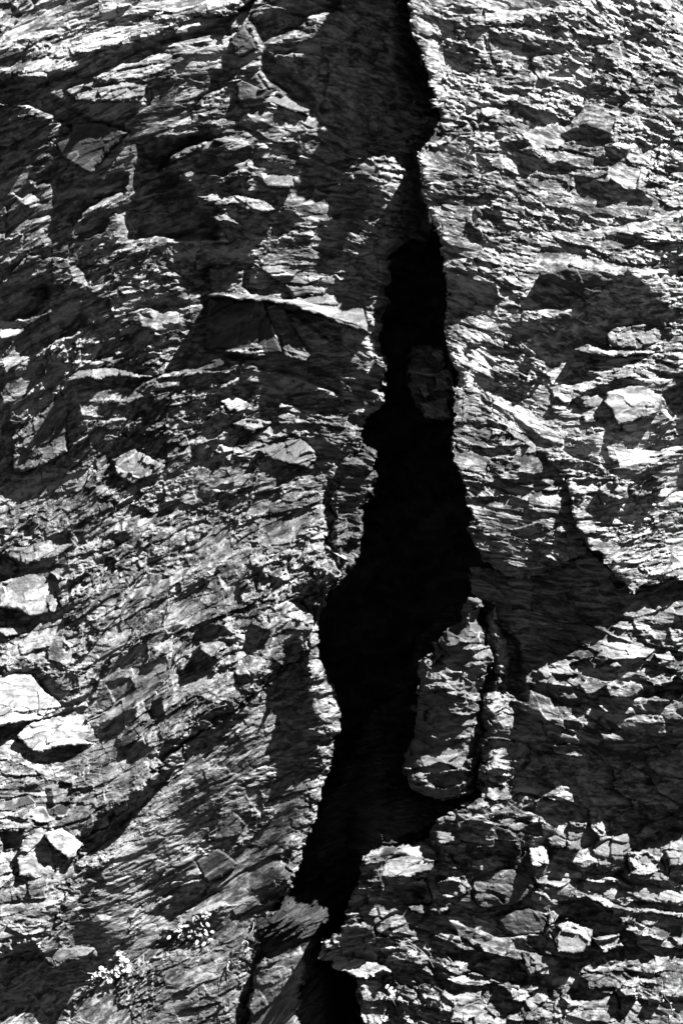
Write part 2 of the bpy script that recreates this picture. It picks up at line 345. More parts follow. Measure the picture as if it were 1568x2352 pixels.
S(8,.05,4,(780,950),(850,950),(850,990),(780,1000))
S(8,.92,4,(500,980),(620,940),(750,990),(740,1005),(600,985),(520,1000))
S(8,.92,4,(0,870),(90,890),(190,910),(180,930),(0,900))
S(8,.90,4,(80,960),(200,970),(190,1000),(110,1000))
S(8,.05,5,(150,790),(250,770),(260,820),(170,830))
S(8,.05,4,(1040,1030),(1110,1000),(1140,1060),(1060,1080))
S(8,.05,4,(1230,850),(1300,860),(1290,890),(1240,880))
S(8,.05,5,(1300,930),(1460,950),(1480,970),(1340,970))
S(8,.05,5,(400,900),(480,960),(560,1010),(500,1050),(430,990))
S(8,.80,4,(880,1090),(960,1120),(1060,1130),(940,1140))
S(8,.80,5,(1420,960),(1568,930),(1568,980),(1480,980))
S(8,.80,4,(1310,380),(1480,380),(1480,410),(1340,400))
S(8,.75,4,(60,680),(90,690),(80,720))
S(8,.05,6,(0,960),(60,970),(90,1060),(80,1175),(0,1175))
S(8,.80,4,(1160,790),(1250,780),(1240,810),(1180,810))
S(8,.80,4,(830,860),(900,880),(880,920),(840,910))
S(8,.03,5,(980,870),(1010,880),(1100,880),(1000,930))
# smaller facets
for r, tone, fe, pts in (
 (5,.85,4,((460,95),(560,30),(650,0),(640,15),(520,75))), (5,.8,4,((690,92),(760,68),(840,55),(800,80),(720,98))), (5,.1,4,((480,105),(560,85),(585,130),(510,140))),
 (5,.12,5,((470,800),(590,770),(620,835),(510,885))), (5,.15,4,((690,880),(740,860),(750,950),(680,960))), (5,.55,4,((760,570),(860,565),(870,615),(760,650),(710,620))),
 (5,.9,4,((1085,675),(1140,680),(1135,740),(1085,735))), (5,.12,4,((1230,285),(1330,330),(1250,345))), (5,.8,4,((1290,205),(1380,200),(1370,220),(1300,222))), (5,.15,5,((880,640),(1000,680),(960,740),(850,740))),
 (5,.85,4,((20,185),(60,235),(110,245),(60,250),(0,200))), (5,.12,5,((30,175),(130,165),(110,200),(60,215))), (5,.75,5,((870,240),(1060,160),(1080,185),(920,250))), (5,.12,4,((330,150),(370,130),(380,150),(340,165))),
 (5,.15,5,((1150,500),(1250,550),(1200,640),(1130,600))), (5,.15,6,((400,1000),(520,960),(560,990),(480,1060),(420,1050))), (5,.15,5,((540,1100),(640,1060),(700,1090),(600,1160))),
 (3,.6,5,((320,30),(390,55),(405,130),(335,105))), (3,.55,5,((690,235),(850,255),(840,300),(700,305))), (3,.6,5,((640,260),(740,300),(720,330),(650,310))), (3,.6,5,((0,315),(90,305),(145,330),(60,365),(0,375))),
 (3,.58,5,((0,460),(70,410),(160,430),(120,480),(20,520))), (3,.55,4,((740,705),(830,690),(900,715),(830,740))), (3,.65,4,((880,835),(980,815),(970,850),(900,850))), (3,.12,5,((640,680),(760,660),(740,720),(640,720))),
 (3,.1,5,((340,600),(560,600),(700,640),(560,650),(380,660))), (3,.12,5,((560,870),(690,830),(800,870),(720,890))), (3,.55,5,((640,1000),(760,980),(790,1010),(640,1045))), (3,.12,5,((860,860),(1000,870),(1060,960),(960,990),(880,930))),
 (3,.1,5,((1390,840),(1470,820),(1568,900),(1480,930))), (3,.6,5,((420,1000),(500,930),(510,990),(440,1040))), (3,.1,5,((0,560),(130,510),(190,560),(100,640),(0,660))),
 (4,.7,5,((600,255),(700,290),(730,340),(640,330))), (4,.8,4,((525,400),(580,388),(560,455),(530,450))), (4,.9,4,((560,485),(650,462),(695,520),(610,540))), (4,.7,5,((960,620),(1010,560),(1110,525),(1090,590))),
 (4,.75,5,((1240,890),(1450,895),(1430,950),(1260,960))), (4,.1,4,((1180,870),(1235,960),(1200,1000),(1160,920))), (4,.12,4,((880,540),(940,560),(945,600),(890,590))), (4,.2,4,((690,775),(760,790),(740,810),(690,800))),
 (4,.12,5,((830,1000),(950,1060),(900,1080),(800,1050))), (4,.8,4,((1440,905),(1530,860),(1540,880),(1470,925))), (4,.12,4,((1250,980),(1330,990),(1290,1030),(1240,1010))), (4,.7,4,((1480,1100),(1568,1060),(1568,1110),(1500,1140))),
 (2,.7,5,((1230,185),(1330,240),(1420,330),(1330,330),(1240,300))), (2,.15,4,((555,485),(620,515),(570,535))), (2,.15,4,((620,590),(710,600),(690,625),(630,615))), (2,.15,4,((800,785),(870,760),(890,790),(820,810))),
 (2,.12,3,((640,180),(665,210),(690,300),(720,340),(670,290),(645,230))), (2,.15,4,((1340,660),(1430,700),(1370,725))), (2,.15,4,((1440,795),(1568,790),(1568,815),(1480,812))), (2,.2,5,((1080,430),(1180,410),(1240,440),(1120,455))),
 (2,.8,5,((690,470),(800,440),(860,470),(740,480))), (2,.8,5,((600,380),(700,400),(700,425),(610,400))), (2,.15,4,((1050,285),(1200,285),(1250,330),(1100,310))), (2,.8,5,((1420,320),(1490,310),(1470,345),(1430,340))),
 (2,.85,5,((870,600),(1060,570),(1130,585),(1000,610))), (2,.7,5,((820,620),(930,640),(990,740),(900,720))), (2,.2,4,((930,790),(1000,760),(1090,800),(1000,810))), (2,.85,5,((1000,740),(1120,800),(1180,820),(1090,790))),
 (1,.6,4,((1290,890),(1400,880),(1480,920),(1360,940))), (1,.55,4,((1080,740),(1150,720),(1180,770),(1110,790))), (1,.08,5,((1180,930),(1290,900),(1300,990),(1240,990))), (1,.65,4,((1390,990),(1500,970),(1568,985),(1450,1005))),
 (1,.55,4,((1040,595),(1130,590),(1190,640),(1090,620))), (1,.08,4,((1200,650),(1330,690),(1400,740),(1290,720))), (1,.6,5,((600,290),(700,300),(690,350),(610,340))), (1,.5,4,((150,830),(250,820),(280,850),(180,870))),
 (1,.55,4,((60,900),(150,890),(220,940),(140,950))), (1,.55,4,((190,1090),(260,1060),(270,1100),(210,1130))), (1,.1,4,((250,870),(360,850),(380,900),(270,910)))):
    S(r, tone, fe, *pts)
for _tone, _fe, _poly in STROKES: pass
def build_fields():
    g = np.arange
    cx, cy = np.meshgrid(g(16)*98+49.0, g(24)*98+49.0)
    LC = TONE + CORR
    # smooth upsample of the lean of each patch
    calm = np.ones(GX.shape); pit = np.zeros(GX.shape)
    L = bil(LC, GX, GY, 49, 49, 98, 98); L = blur(L, 12, 2)
    for tone, fe, poly in STROKES:
        P = np.array(poly); m = 30
        i0 = max(0, int((P[:,0].min()-m-X0)/ST)); i1 = int((P[:,0].max()+m-X0)/ST)+1
        j0 = max(0, int((P[:,1].min()-m-Y0)/ST)); j1 = int((P[:,1].max()+m-Y0)/ST)+1
        x = GX[j0:j1, i0:i1]; y = GY[j0:j1, i0:i1]
        wob = 7*fbm(x/30, y/30, 901, 3)
        w = smooth(-0.6*fe, 0.6*fe, sdf(poly, x+wob, y+7*fbm(x/30, y/30, 951, 3)))*0.96
        if tone <= 0.055:                                # darkest patches are sunk so that they fall into shade
            a = 0.5*abs(np.dot(P[:,0], np.roll(P[:,1], 1))-np.dot(P[:,1], np.roll(P[:,0], 1)))
            per = np.hypot(*(P-np.roll(P, 1, 0)).T).sum(); dep = min(240.0, 3.3*a/per)
            pit[j0:j1, i0:i1] = np.maximum(pit[j0:j1, i0:i1], dep*smooth(-4, 0.12*dep+7, sdf(poly, x+wob, y+wob)))
        calm[j0:j1, i0:i1] = np.minimum(calm[j0:j1, i0:i1], 1-(0.55 if .09 < tone < .3 else .3)*w)
        L[j0:j1, i0:i1] = L[j0:j1, i0:i1]*(1-w) + (tone+ (LC.mean()*0))*w
    # slope along the sun's course: away from the sun where a patch should be dark
    f = np.clip(2.8*(0.44 - L), -0.9, 1.7)
    px, pz = TO_SUN.x, TO_SUN.z; n = math.hypot(px, pz); px /= n; pz /= n
    py = -pz                                             # drawing Y runs down
    ny, nx = f.shape
    P = np.pad(f, ((0, ny), (0, nx)), mode='symmetric')
    # the padded copy is only there to make the sheet periodic
    F = np.fft.rfft2(P); ky = np.fft.fftfreq(P.shape[0], ST)[:, None]*2*math.pi; kx = np.fft.rfftfreq(P.shape[1], ST)[None, :]*2*math.pi
    kp = kx*px + ky*py; kq = -kx*py + ky*px
    k2 = kx*kx+ky*ky
    H = np.conj(1j*kp)*F/(kp*kp + 0.06*kq*kq + (2*math.pi/2600)**2*0.14 + 1e-12)
    H[0, 0] = 0
    H = np.fft.irfft2(H, s=P.shape)[:ny, :nx]
    return L, H-pit, calm
# orientation: s runs along the layers, t across them
def build_bedding():
    nx, ny = 34, 46; h = 66.0
    X = X0+np.arange(nx)*h; Y = Y0+np.arange(ny)*h
    gx_, gy_ = np.meshgrid(X, Y)
    c = np.radians(BED)
    co = bil(np.cos(2*c), gx_, gy_, 98, 98, 196, 196); si = bil(np.sin(2*c), gx_, gy_, 98, 98, 196, 196)
    th = np.arctan2(si, co)/2
    N = nx*ny; idx = np.arange(N).reshape(ny, nx)
    out = []
    for (ax, ay) in ((np.cos(th), -np.sin(th)), (np.sin(th), np.cos(th))):
        A = np.zeros((N, N)); b = np.zeros(N)
        def add(i, j, d):
            np.add.at(A, (i, i), 1); np.add.at(A, (j, j), 1); np.add.at(A, (i, j), -1); np.add.at(A, (j, i), -1)
            np.add.at(b, j, d); np.add.at(b, i, -d)
        add(idx[:, :-1].ravel(), idx[:, 1:].ravel(), (h*(ax[:, :-1]+ax[:, 1:])/2).ravel())
        add(idx[:-1].ravel(), idx[1:].ravel(), (h*(ay[:-1]+ay[1:])/2).ravel())
        A[0, 0] += 1
        G = np.linalg.solve(A, b).reshape(ny, nx)
        out.append(blur(bil(G, GX, GY, X0, Y0, h, h), 10, 2))
    return out
TONEF, RELIEF, CALM = build_fields()
RELIEF -= RELIEF[(GY > 0) & (GY < 2352) & (GX > 0) & (GX < 1568)].mean()
LOWF = blur(RELIEF, int(230/ST), 3)
SF, TF = build_bedding()
NX, NY = len(gx), len(gy)

def window(poly, m=20):
    P = np.array(poly)
    i0 = max(0, int((P[:,0].min()-m-X0)/ST)); i1 = min(NX, int((P[:,0].max()+m-X0)/ST)+2)
    j0 = max(0, int((P[:,1].min()-m-Y0)/ST)); j1 = min(NY, int((P[:,1].max()+m-Y0)/ST)+2)
    return slice(j0, j1), slice(i0, i1)

def flake_relief(s, t, X, Y, seed, rough=1.0, coarse=1.0, style='schist', joint=0.7, fin=1.0):
    """the broken surface of layered rock, in drawing units; and its mineral streaks (0..1)"""
    # the rock is jointed into blocks: in each the layers lie a little differently, finer or coarser, cleaner or more shattered
    wj = 20*fbm(s/70, t/60, seed+1, 4)
    _, j1 = plates((s+wj)/300, (t+wj)/140, seed+130, 0.3); _, j2 = plates((s-wj)/120+40, (t+wj)/70+9, seed+140, 0.3)
    jr = (j1*7.31+j2*3.77) % 1.0; jq = (j1*13.7+j2*5.1) % 1.0; ju = (j1*3.3+j2*9.7) % 1.0
    jh = (jr-0.5)*6.0*coarse
    an = (jq-0.5)*joint; k = (0.62+0.85*jr)*(fin(X, Y) if callable(fin) else fin)
    s0, t0 = s, t
    s = (s0*np.cos(an)+t0*np.sin(an))*k + 900*jr; t = (t0*np.cos(an)-s0*np.sin(an))*k + 700*jq
    s = s+16*fbm(s/100, t/60, seed+1, 4); t = t+9*fbm(s/70, t/45, seed+5, 4)
    amp = (0.35+0.9*smooth(-0.40, 0.40, fbm(X/150, Y/120, seed+9, 3)))*(0.35+0.95*ju)
    rough = rough*(0.25+0.95*ju)     # smoother and rougher stretches
    sr = s*0.85+t*0.62; tr = t*0.9-s*0.30                                  # the joints that cross the layers
    if style == 'schist':
        h = 17*coarse*facets(s/150, t/66, seed+20, 1.0, (0.0, 0.25), 0.35, 0.3)
        pl, _ = plates(s0/250+.2*fbm(X/80, Y/80, seed+3, 2), t0/30+.35*fbm(X/60, Y/60, seed+4, 2), seed+160, 0.5, (0, .6), .7); h = h + 12.0*pl*rough
        p0, id0 = plates(sr/74, tr/44, seed+110, 1.0, (0, .2), .5); h = h + 7.0*p0*rough
        p1, id1 = plates(s/50, t/19, seed+30, 1.05, (0.0, 0.40), .42); h = h + 8.5*p1*amp*rough
        p2, id2 = plates(s/22, t/9.0, seed+40, 1.25, (0.0, 0.32), .4); h = h + 4.6*p2*amp*rough
        h = h + 5.0*facets(s/27, t/9, seed+50, 1.3, (0, .3), 0.25, 0.4)*rough*(0.5+0.5*amp)
        h = h + 2.5*facets(sr/15, tr/5.5, seed+120, 1.3, (0, .2), 0.2, 0.4)*rough
        h = h + (1.5*fbm(s/60, t/6.0, seed+60, 3) + 0.9*fbm(s/8, t/4.5, seed+70, 2))*rough*amp
    elif style == 'block':
        h = 30*coarse*facets(s/110, t/75, seed+20, 1.0, (0.0, 0.2), 0.3, 0.3)
        p0, id0 = plates(s0/135+fbm(X/60, Y/60, seed+3, 2)*.15, t0/62+fbm(X/60, Y/60, seed+4, 2)*.2, seed+150, 0.5, (0.25, 0.45)); h = h + 20*p0*coarse
        p1, id1 = plates(s/66, t/34, seed+30, 0.6, (0.1, 0.25)); h = h + 13*p1*rough
        p2, id2 = plates(s/28, t/13, seed+40, 0.8, (0.1, 0.30)); h = h + 5.5*p2*amp*rough
        h = h + 4.6*facets(s/18, t/10, seed+50, 1.2, (0, .2), 0.4, 0.5)*rough
        h = h + 2.3*facets(sr/10, tr/6, seed+120, 1.1, (0, .2), 0.4, 0.5)*rough
        h = h + (2.0*fbm(s/50, t/8, seed+60, 3) + 1.6*fbm(s/8, t/5, seed+70, 2))*rough*amp
    else:                                   # 'smooth': worn boulder or clean break
        h = 16*coarse*facets(s/90, t/60, seed+20, 0.7, (0, 0.1), 0.3, 0.2)
        p1, id1 = plates(s/46, t/26, seed+30, 0.5, (0, .1)); p2, id2 = p1, id1
        h = h + 2.4*p1*rough*amp
        h = h + (2.6*facets(s/20, t/11, seed+50, 0.9) + 1.5*facets(sr/9, tr/6, seed+120, 0.9) + 2.6*fbm(s/40, t/16, seed+60, 4) + 1.1*fbm(s/7, t/5, seed+70, 2))*rough
    h = h + jh
    st = fbm(s/90, t/10, seed+80, 4)
    mineral = np.clip(0.47+0.22*(jq-0.5)+0.28*fbm(X/130, Y/170, seed+88, 3)+0.50*st+0.30*(id1-0.5)+0.45*(id2-0.5)+0.35*fbm(s/14, t/6, seed+85, 2), 0, 1)
    def hair(n, wid, gate):                 # thin quartz threads of even width
        g0, g1 = np.gradient(n)
        return np.exp(-(n/(np.hypot(g0, g1)*wid/ST+1e-5))**2)*gate
    vein = hair(fbm(s/330, t/46, seed+90, 2), 2.0, smooth(0.15, 0.45, fbm(s/120, t/60, seed+95, 2)))
    vein = vein + hair(fbm(sr/260, tr/110, seed+97, 2), 1.7, smooth(0.3, 0.5, fbm(X/110, Y/110, seed+99, 2)))
    global BEDST
    BEDST = (s, t)                          # where each point lies in its own layers, for the finest grain
    return h, mineral, np.clip(vein, 0, 1)

def sheet(name, X, Y, H, keep, mineral, vein, back, mat, parent=None, step_noise=3.0):
    """front surface over the kept grid points, its broken edge carried back into the cliff, and a back: one closed rock"""
    idx = -np.ones(keep.shape, np.int64)
    q = keep[:-1, :-1] & keep[1:, :-1] & keep[:-1, 1:] & keep[1:, 1:]
    used = np.zeros(keep.shape, bool)
    used[:-1, :-1] |= q; used[1:, :-1] |= q; used[:-1, 1:] |= q; used[1:, 1:] |= q
    n = int(used.sum()); idx[used] = np.arange(n)
    co = np.stack([X[used], H[used], Y[used]], 1)
    j, i = np.nonzero(q)
    F = np.stack([idx[j, i], idx[j+1, i], idx[j+1, i+1], idx[j, i+1]], 1)
    mi = mineral[used]; ve = vein[used]
    # boundary edges (directed so that the rim faces outward)
    qp = np.pad(q, 1); E = []
    jj, ii = np.nonzero(q & ~qp[:-2, 1:-1]); E.append(np.stack([idx[jj, ii+1], idx[jj, ii]], 1))          # top
    jj, ii = np.nonzero(q & ~qp[2:, 1:-1]); E.append(np.stack([idx[jj+1, ii], idx[jj+1, ii+1]], 1))        # bottom
    jj, ii = np.nonzero(q & ~qp[1:-1, :-2]); E.append(np.stack([idx[jj, ii], idx[jj+1, ii]], 1))           # left
    jj, ii = np.nonzero(q & ~qp[1:-1, 2:]); E.append(np.stack([idx[jj+1, ii+1], idx[jj, ii+1]], 1))        # right
    E = np.concatenate(E); rim = np.unique(E); rmap = -np.ones(n, np.int64); rmap[rim] = np.arange(len(rim))
    cos = [co]; Fs = [F]; prev = rmap[E] ; base_prev = None; off = n
    rx, ry, rh = co[rim, 0], co[rim, 2], co[rim, 1]
    # outward direction of the rim, for the rough sides
    nx_ = np.zeros(len(rim)); ny_ = np.zeros(len(rim))
    d = co[E[:, 1]]-co[E[:, 0]]
    np.add.at(nx_, rmap[E[:, 0]], -d[:, 2]); np.add.at(ny_, rmap[E[:, 0]], d[:, 0]); np.add.at(nx_, rmap[E[:, 1]], -d[:, 2]); np.add.at(ny_, rmap[E[:, 1]], d[:, 0])
    l = np.hypot(nx_, ny_)+1e-6; nx_ /= l; ny_ /= l
    K = max(2, min(14, int(back/14)))
    last = rim
    lastidx = np.arange(n)
    cur = rim.copy()
    for k in range(1, K+1):
        dep = back*k/K
        jit = step_noise*(fbm(rx/16+k*.7, ry/16, 771, 2) + 0.6*fbm(rx/7, ry/7+k*1.3, 772, 2))*min(1, k/2) - 0.06*dep*0.5
        cos.append(np.stack([rx+nx_*jit, rh-dep*(0.8+0.2*fbm(rx/20, ry/20, 773, 1)), ry+ny_*jit], 1))
        new = off+np.arange(len(rim)); off += len(rim)
        a = cur[rmap[E[:, 0]]]; b = cur[rmap[E[:, 1]]]; a2 = new[rmap[E[:, 0]]]; b2 = new[rmap[E[:, 1]]]
        Fs.append(np.stack([b, a, a2, b2], 1)); cur = new
        mi = np.concatenate([mi, mineral[used][rim]]); ve = np.concatenate([ve, 0*rim])
    co = np.concatenate(cos); F = np.concatenate(Fs)
    V = np.empty_like(co); V[:, 0] = wx(co[:, 0]); V[:, 1] = -co[:, 1]/PPM; V[:, 2] = wz(co[:, 2])
    me = bpy.data.meshes.new(name)
    me.vertices.add(len(V)); me.vertices.foreach_set('co', V.astype(np.float32).ravel())
    me.loops.add(F.size); me.loops.foreach_set('vertex_index', F.astype(np.int32).ravel())
    me.polygons.add(len(F)); me.polygons.foreach_set('loop_start', np.arange(0, F.size, 4, dtype=np.int32))
    me.update(calc_edges=True)
    a = me.attributes.new('mineral', 'FLOAT', 'POINT'); a.data.foreach_set('value', mi.astype(np.float32))
    a = me.attributes.new('vein', 'FLOAT', 'POINT'); a.data.foreach_set('value', ve.astype(np.float32))
    bs, bt = BEDST[0][used], BEDST[1][used]; reps = (len(co)-n)//len(rim)
    bed = np.zeros((len(co), 3)); bed[:n, 0] = bs; bed[:n, 1] = bt; bed[n:, 0] = np.tile(bs[rim], reps); bed[n:, 1] = np.tile(bt[rim], reps); bed[n:, 2] = np.repeat(np.arange(1, reps+1)*14.0, len(rim))
    a = me.attributes.new('bed', 'FLOAT_VECTOR', 'POINT'); a.data.foreach_set('vector', (bed/PPM).astype(np.float32).ravel())
    me.materials.append(mat)
    o = bpy.data.objects.new(name, me); C.objects.link(o)
    if parent: o.parent = parent
    return o
# ------------------------------------------------------------------ materials
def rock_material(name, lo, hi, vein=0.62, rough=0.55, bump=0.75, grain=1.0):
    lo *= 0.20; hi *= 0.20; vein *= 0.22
    m = bpy.data.materials.new(name); m.use_nodes = True; N = m.node_tree.nodes; L = m.node_tree.links
    b = N['Principled BSDF']
    at = N.new('ShaderNodeAttribute'); at.attribute_name = 'mineral'
    av = N.new('ShaderNodeAttribute'); av.attribute_name = 'vein'
    tc = N.new('ShaderNodeTexCoord')
    n1 = N.new('ShaderNodeTexNoise'); n1.inputs['Scale'].default_value = 38; n1.inputs['Detail'].default_value = 6; n1.inputs['Roughness'].default_value = 0.7
    n2 = N.new('ShaderNodeTexNoise'); n2.inputs['Scale'].default_value = 260; n2.inputs['Detail'].default_value = 3
    for n in (n1, n2): L.new(tc.outputs['Object'], n.inputs['Vector'])
    def math_(op, a, b_, c=None):
        n = N.new('ShaderNodeMath'); n.operation = op
        for k, v in enumerate((a, b_, c)):
            if v is None: continue
            if isinstance(v, (int, float)): n.inputs[k].default_value = v
            else: L.new(v, n.inputs[k])
        return n.outputs[0]
    g = math_('MULTIPLY_ADD', n1.outputs[0], 0.9*grain, -0.45*grain)
    g2 = math_('MULTIPLY_ADD', n2.outputs[0], 0.7*grain, -0.35*grain)
    f = math_('ADD', math_('ADD', at.outputs['Fac'], g), g2)
    ab = N.new('ShaderNodeAttribute'); ab.attribute_name = 'bed'
    mp = N.new('ShaderNodeMapping'); mp.inputs['Scale'].default_value = (1.0, 2.3, 1.0); L.new(ab.outputs['Vector'], mp.inputs['Vector'])
    n3 = N.new('ShaderNodeTexNoise'); n3.inputs['Scale'].default_value = 24; n3.inputs['Detail'].default_value = 5; n3.inputs['Roughness'].default_value = 0.68
    n4 = N.new('ShaderNodeTexVoronoi'); n4.inputs['Scale'].default_value = 34
    L.new(mp.outputs[0], n3.inputs['Vector']); L.new(mp.outputs[0], n4.inputs['Vector'])
    sp = N.new('ShaderNodeSeparateColor'); L.new(n4.outputs['Color'], sp.inputs[0])
    f = math_('ADD', f, math_('MULTIPLY_ADD', n3.outputs[0], 1.1*grain, -0.55*grain))
    f = math_('ADD', f, math_('MULTIPLY_ADD', sp.outputs[0], 0.34*grain, -0.17*grain))
    r = N.new('ShaderNodeValToRGB'); L.new(f, r.inputs[0])
    r.color_ramp.elements[0].position = 0.08; r.color_ramp.elements[0].color = (lo, lo, lo, 1)
    r.color_ramp.elements[1].position = 0.95; r.color_ramp.elements[1].color = (hi, hi, hi, 1)
    e = r.color_ramp.elements.new(0.55); mid = lo*0.45+hi*0.55*0.8; e.color = (mid, mid, mid, 1)
    mx = N.new('ShaderNodeMix'); mx.data_type = 'RGBA'
    L.new(math_('MULTIPLY', av.outputs['Fac'], 0.6), mx.inputs[0]); L.new(r.outputs[0], mx.inputs[6]); mx.inputs[7].default_value = (vein, vein, vein, 1)
    L.new(mx.outputs[2], b.inputs['Base Color'])
    b.inputs['Roughness'].default_value = rough
    b.inputs['Specular IOR Level'].default_value = 0.07
    bp = N.new('ShaderNodeBump'); bp.inputs['Strength'].default_value = bump; bp.inputs['Distance'].default_value = 0.011
    hsum = math_('ADD', math_('MULTIPLY', n1.outputs[0], 0.7), math_('MULTIPLY', n2.outputs[0], 0.35))
    hsum = math_('ADD', hsum, math_('MULTIPLY', n3.outputs[0], 1.5))
    hsum = math_('ADD', hsum, math_('MULTIPLY', sp.outputs[1], 0.25))
    L.new(hsum, bp.inputs['Height']); L.new(bp.outputs[0], b.inputs['Normal'])
    return m
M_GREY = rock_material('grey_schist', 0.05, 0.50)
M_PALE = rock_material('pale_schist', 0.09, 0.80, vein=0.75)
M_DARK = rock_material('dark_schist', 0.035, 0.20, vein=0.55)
M_DEEP = rock_material('shade_dark_rock', 0.02, 0.10, vein=0.2, rough=0.5)  # crevice shade put into the rock colour; the ground uses it too
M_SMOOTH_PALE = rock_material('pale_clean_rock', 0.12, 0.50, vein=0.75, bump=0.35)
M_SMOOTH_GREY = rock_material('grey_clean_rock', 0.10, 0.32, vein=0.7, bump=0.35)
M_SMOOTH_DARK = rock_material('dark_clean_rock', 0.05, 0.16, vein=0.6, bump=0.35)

def tag(o, label=None, cat=None, group=None, kind=None):
    if label: o['label'] = label
    if cat: o['category'] = cat
    if group: o['group'] = group
    if kind: o['kind'] = kind
    return o

def warp(X, Y, seed, big=11.0, fine=3.2):
    c1, _ = plates(X/62, Y/40, seed+60, .3); c2, _ = plates(X/30+7, Y/21+3, seed+70, .3)
    g = (big/11)**1.5
    return (X + g*(13*c1+6*c2) + big*fbm(X/46, Y/46, seed, 3) + fine*facets(X/15, Y/11, seed+10, 0.9) + 0.5*fine*fbm(X/5, Y/5, seed+40, 2),
            Y + g*(9*c2-7*c1) + big*fbm(X/46, Y/46, seed+20, 3) + fine*facets(X/15, Y/11, seed+30, 0.9) + 0.5*fine*fbm(X/5, Y/5, seed+44, 2))

def mass(name, poly, base, mat, label, cat, seed, style='schist', rough=1.0, coarse=1.0, gain=1.0, roll=26, drop=30, back=260, kind='thing', lift=0.0, joint=0.7, fin=1.0):
    """a large face of the cliff: outline, how far forward it stands (number or function), its own broken surface"""
    w = window(poly, 30); X, Y = GX[w], GY[w]
    xw, yw = warp(X, Y, 500)
    d = sdf(poly, xw, yw); keep = d > 0
    h, mineral, vein = flake_relief(SF[w], TF[w], X, Y, seed, rough*CALM[w], coarse*CALM[w], style, joint, fin)
    b = base(X, Y) if callable(base) else base
    rr = np.clip(1-d/roll, 0, 1)
    H = b + LOWF[w] + gain*(RELIEF[w]-LOWF[w]) + h - drop*rr**2.2 - 26*DENT[w]
    SURFTOP[w] = np.where(keep, np.maximum(SURFTOP[w], H), SURFTOP[w])
    o = sheet(name, X, Y, H, keep, np.clip(mineral+lift, 0, 1), vein, back, mat)
    return tag(o, label, cat, kind=kind)
SURF = np.full(GX.shape, -500.0); SURFTOP = np.full(GX.shape, -500.0)      # what already stands there, so that blocks can be set into it
def note(poly, base, gain=1.0):
    w = window(poly, 30); X, Y = GX[w], GY[w]; d = sdf(poly, X, Y)
    b = base(X, Y) if callable(base) else base
    SURF[w] = np.where(d > -6, np.maximum(SURF[w], b + LOWF[w] + gain*(RELIEF[w]-LOWF[w])), SURF[w])

BLOCK_N = [0]
def block(name, poly, tone, out, mat, label, cat, group=None, style='smooth', thick=60, roll=7, drop=9, rough=0.9, tiltq=0.0, lift=0.0, coarse=0.6, big=5.0, fine=3.0):
    """a block, slab or boulder set in the cliff: a tilted, broken front with its edges carried back into the wall"""
    BLOCK_N[0] += 1; seed = 3000+117*BLOCK_N[0]
    w = window(poly, 14); X, Y = GX[w], GY[w]
    xw, yw = warp(X, Y, seed, big, fine)
    d = sdf(poly, xw, yw); keep = d > 0
    P = np.array(poly); cx, cy = P.mean(0)
    ins = sdf(poly, X, Y) > 0
    px, pz = TO_SUN.x, TO_SUN.z; n = math.hypot(px, pz); px /= n; py = -pz/n
    sl = float(np.clip(1.5*(0.42-tone), -0.6, 0.75))  # front tilted to give the block its wanted brightness
    along = (X-cx)*px + (Y-cy)*py; across = -(X-cx)*py + (Y-cy)*px
    h, mineral, vein = flake_relief(SF[w]+seed*3.1, TF[w]+seed*1.7, X, Y, seed, rough, coarse, style)
    # the plane of the wall under the block, so that it sits in it rather than across it
    A = np.stack([np.ones(ins.sum()), X[ins]-cx, Y[ins]-cy], 1)
    c, *_ = np.linalg.lstsq(A, SURF[w][ins], rcond=None)
    wall_plane = c[0] + 0.25*(c[1]*(X-cx) + c[2]*(Y-cy))
    H = wall_plane + out + np.clip(sl*along, -40, 40)*0.9 + tiltq*across + h - drop*np.clip(1-d/roll, 0, 1)**2
    SURFTOP[w] = np.where(keep, np.maximum(SURFTOP[w], H), SURFTOP[w])
    o = sheet(name, X, Y, H, keep, np.clip(mineral+lift, 0, 1), vein, thick, mat, step_noise=1.5)
    return tag(o, label, cat, group, 'thing')

# ------------------------------------------------------------------ blocks, slabs and boulders set in the cliff
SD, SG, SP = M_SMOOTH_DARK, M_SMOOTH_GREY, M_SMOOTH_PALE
G_L = 'blocks set in the ledged lower rock face'
BLOCKS = []; DENT = np.zeros(GX.shape)
def B(r, cat, mat, tone, out, label, pts, **k):
    poly = R(r, pts); BLOCKS.append((cat, mat, tone, out, label, poly, k))
    w = window(poly, 20); DENT[w] = np.maximum(DENT[w], smooth(0, 14, sdf(poly, GX[w], GY[w])))
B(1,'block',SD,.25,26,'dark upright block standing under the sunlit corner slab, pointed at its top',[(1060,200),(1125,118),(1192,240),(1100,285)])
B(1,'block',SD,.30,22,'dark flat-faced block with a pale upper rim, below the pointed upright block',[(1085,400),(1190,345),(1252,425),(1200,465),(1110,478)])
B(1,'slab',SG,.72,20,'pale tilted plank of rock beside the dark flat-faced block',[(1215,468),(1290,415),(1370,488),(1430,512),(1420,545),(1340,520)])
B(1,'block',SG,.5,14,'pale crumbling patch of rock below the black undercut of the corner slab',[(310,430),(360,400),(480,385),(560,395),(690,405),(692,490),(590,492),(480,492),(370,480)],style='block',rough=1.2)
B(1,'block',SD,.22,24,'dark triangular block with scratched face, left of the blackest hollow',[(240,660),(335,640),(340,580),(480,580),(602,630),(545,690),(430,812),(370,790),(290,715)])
B(1,'slab',SG,.62,18,'small bright pointed slab right of the blackest hollow, near its top',[(985,645),(1040,622),(1118,640),(1050,668)])
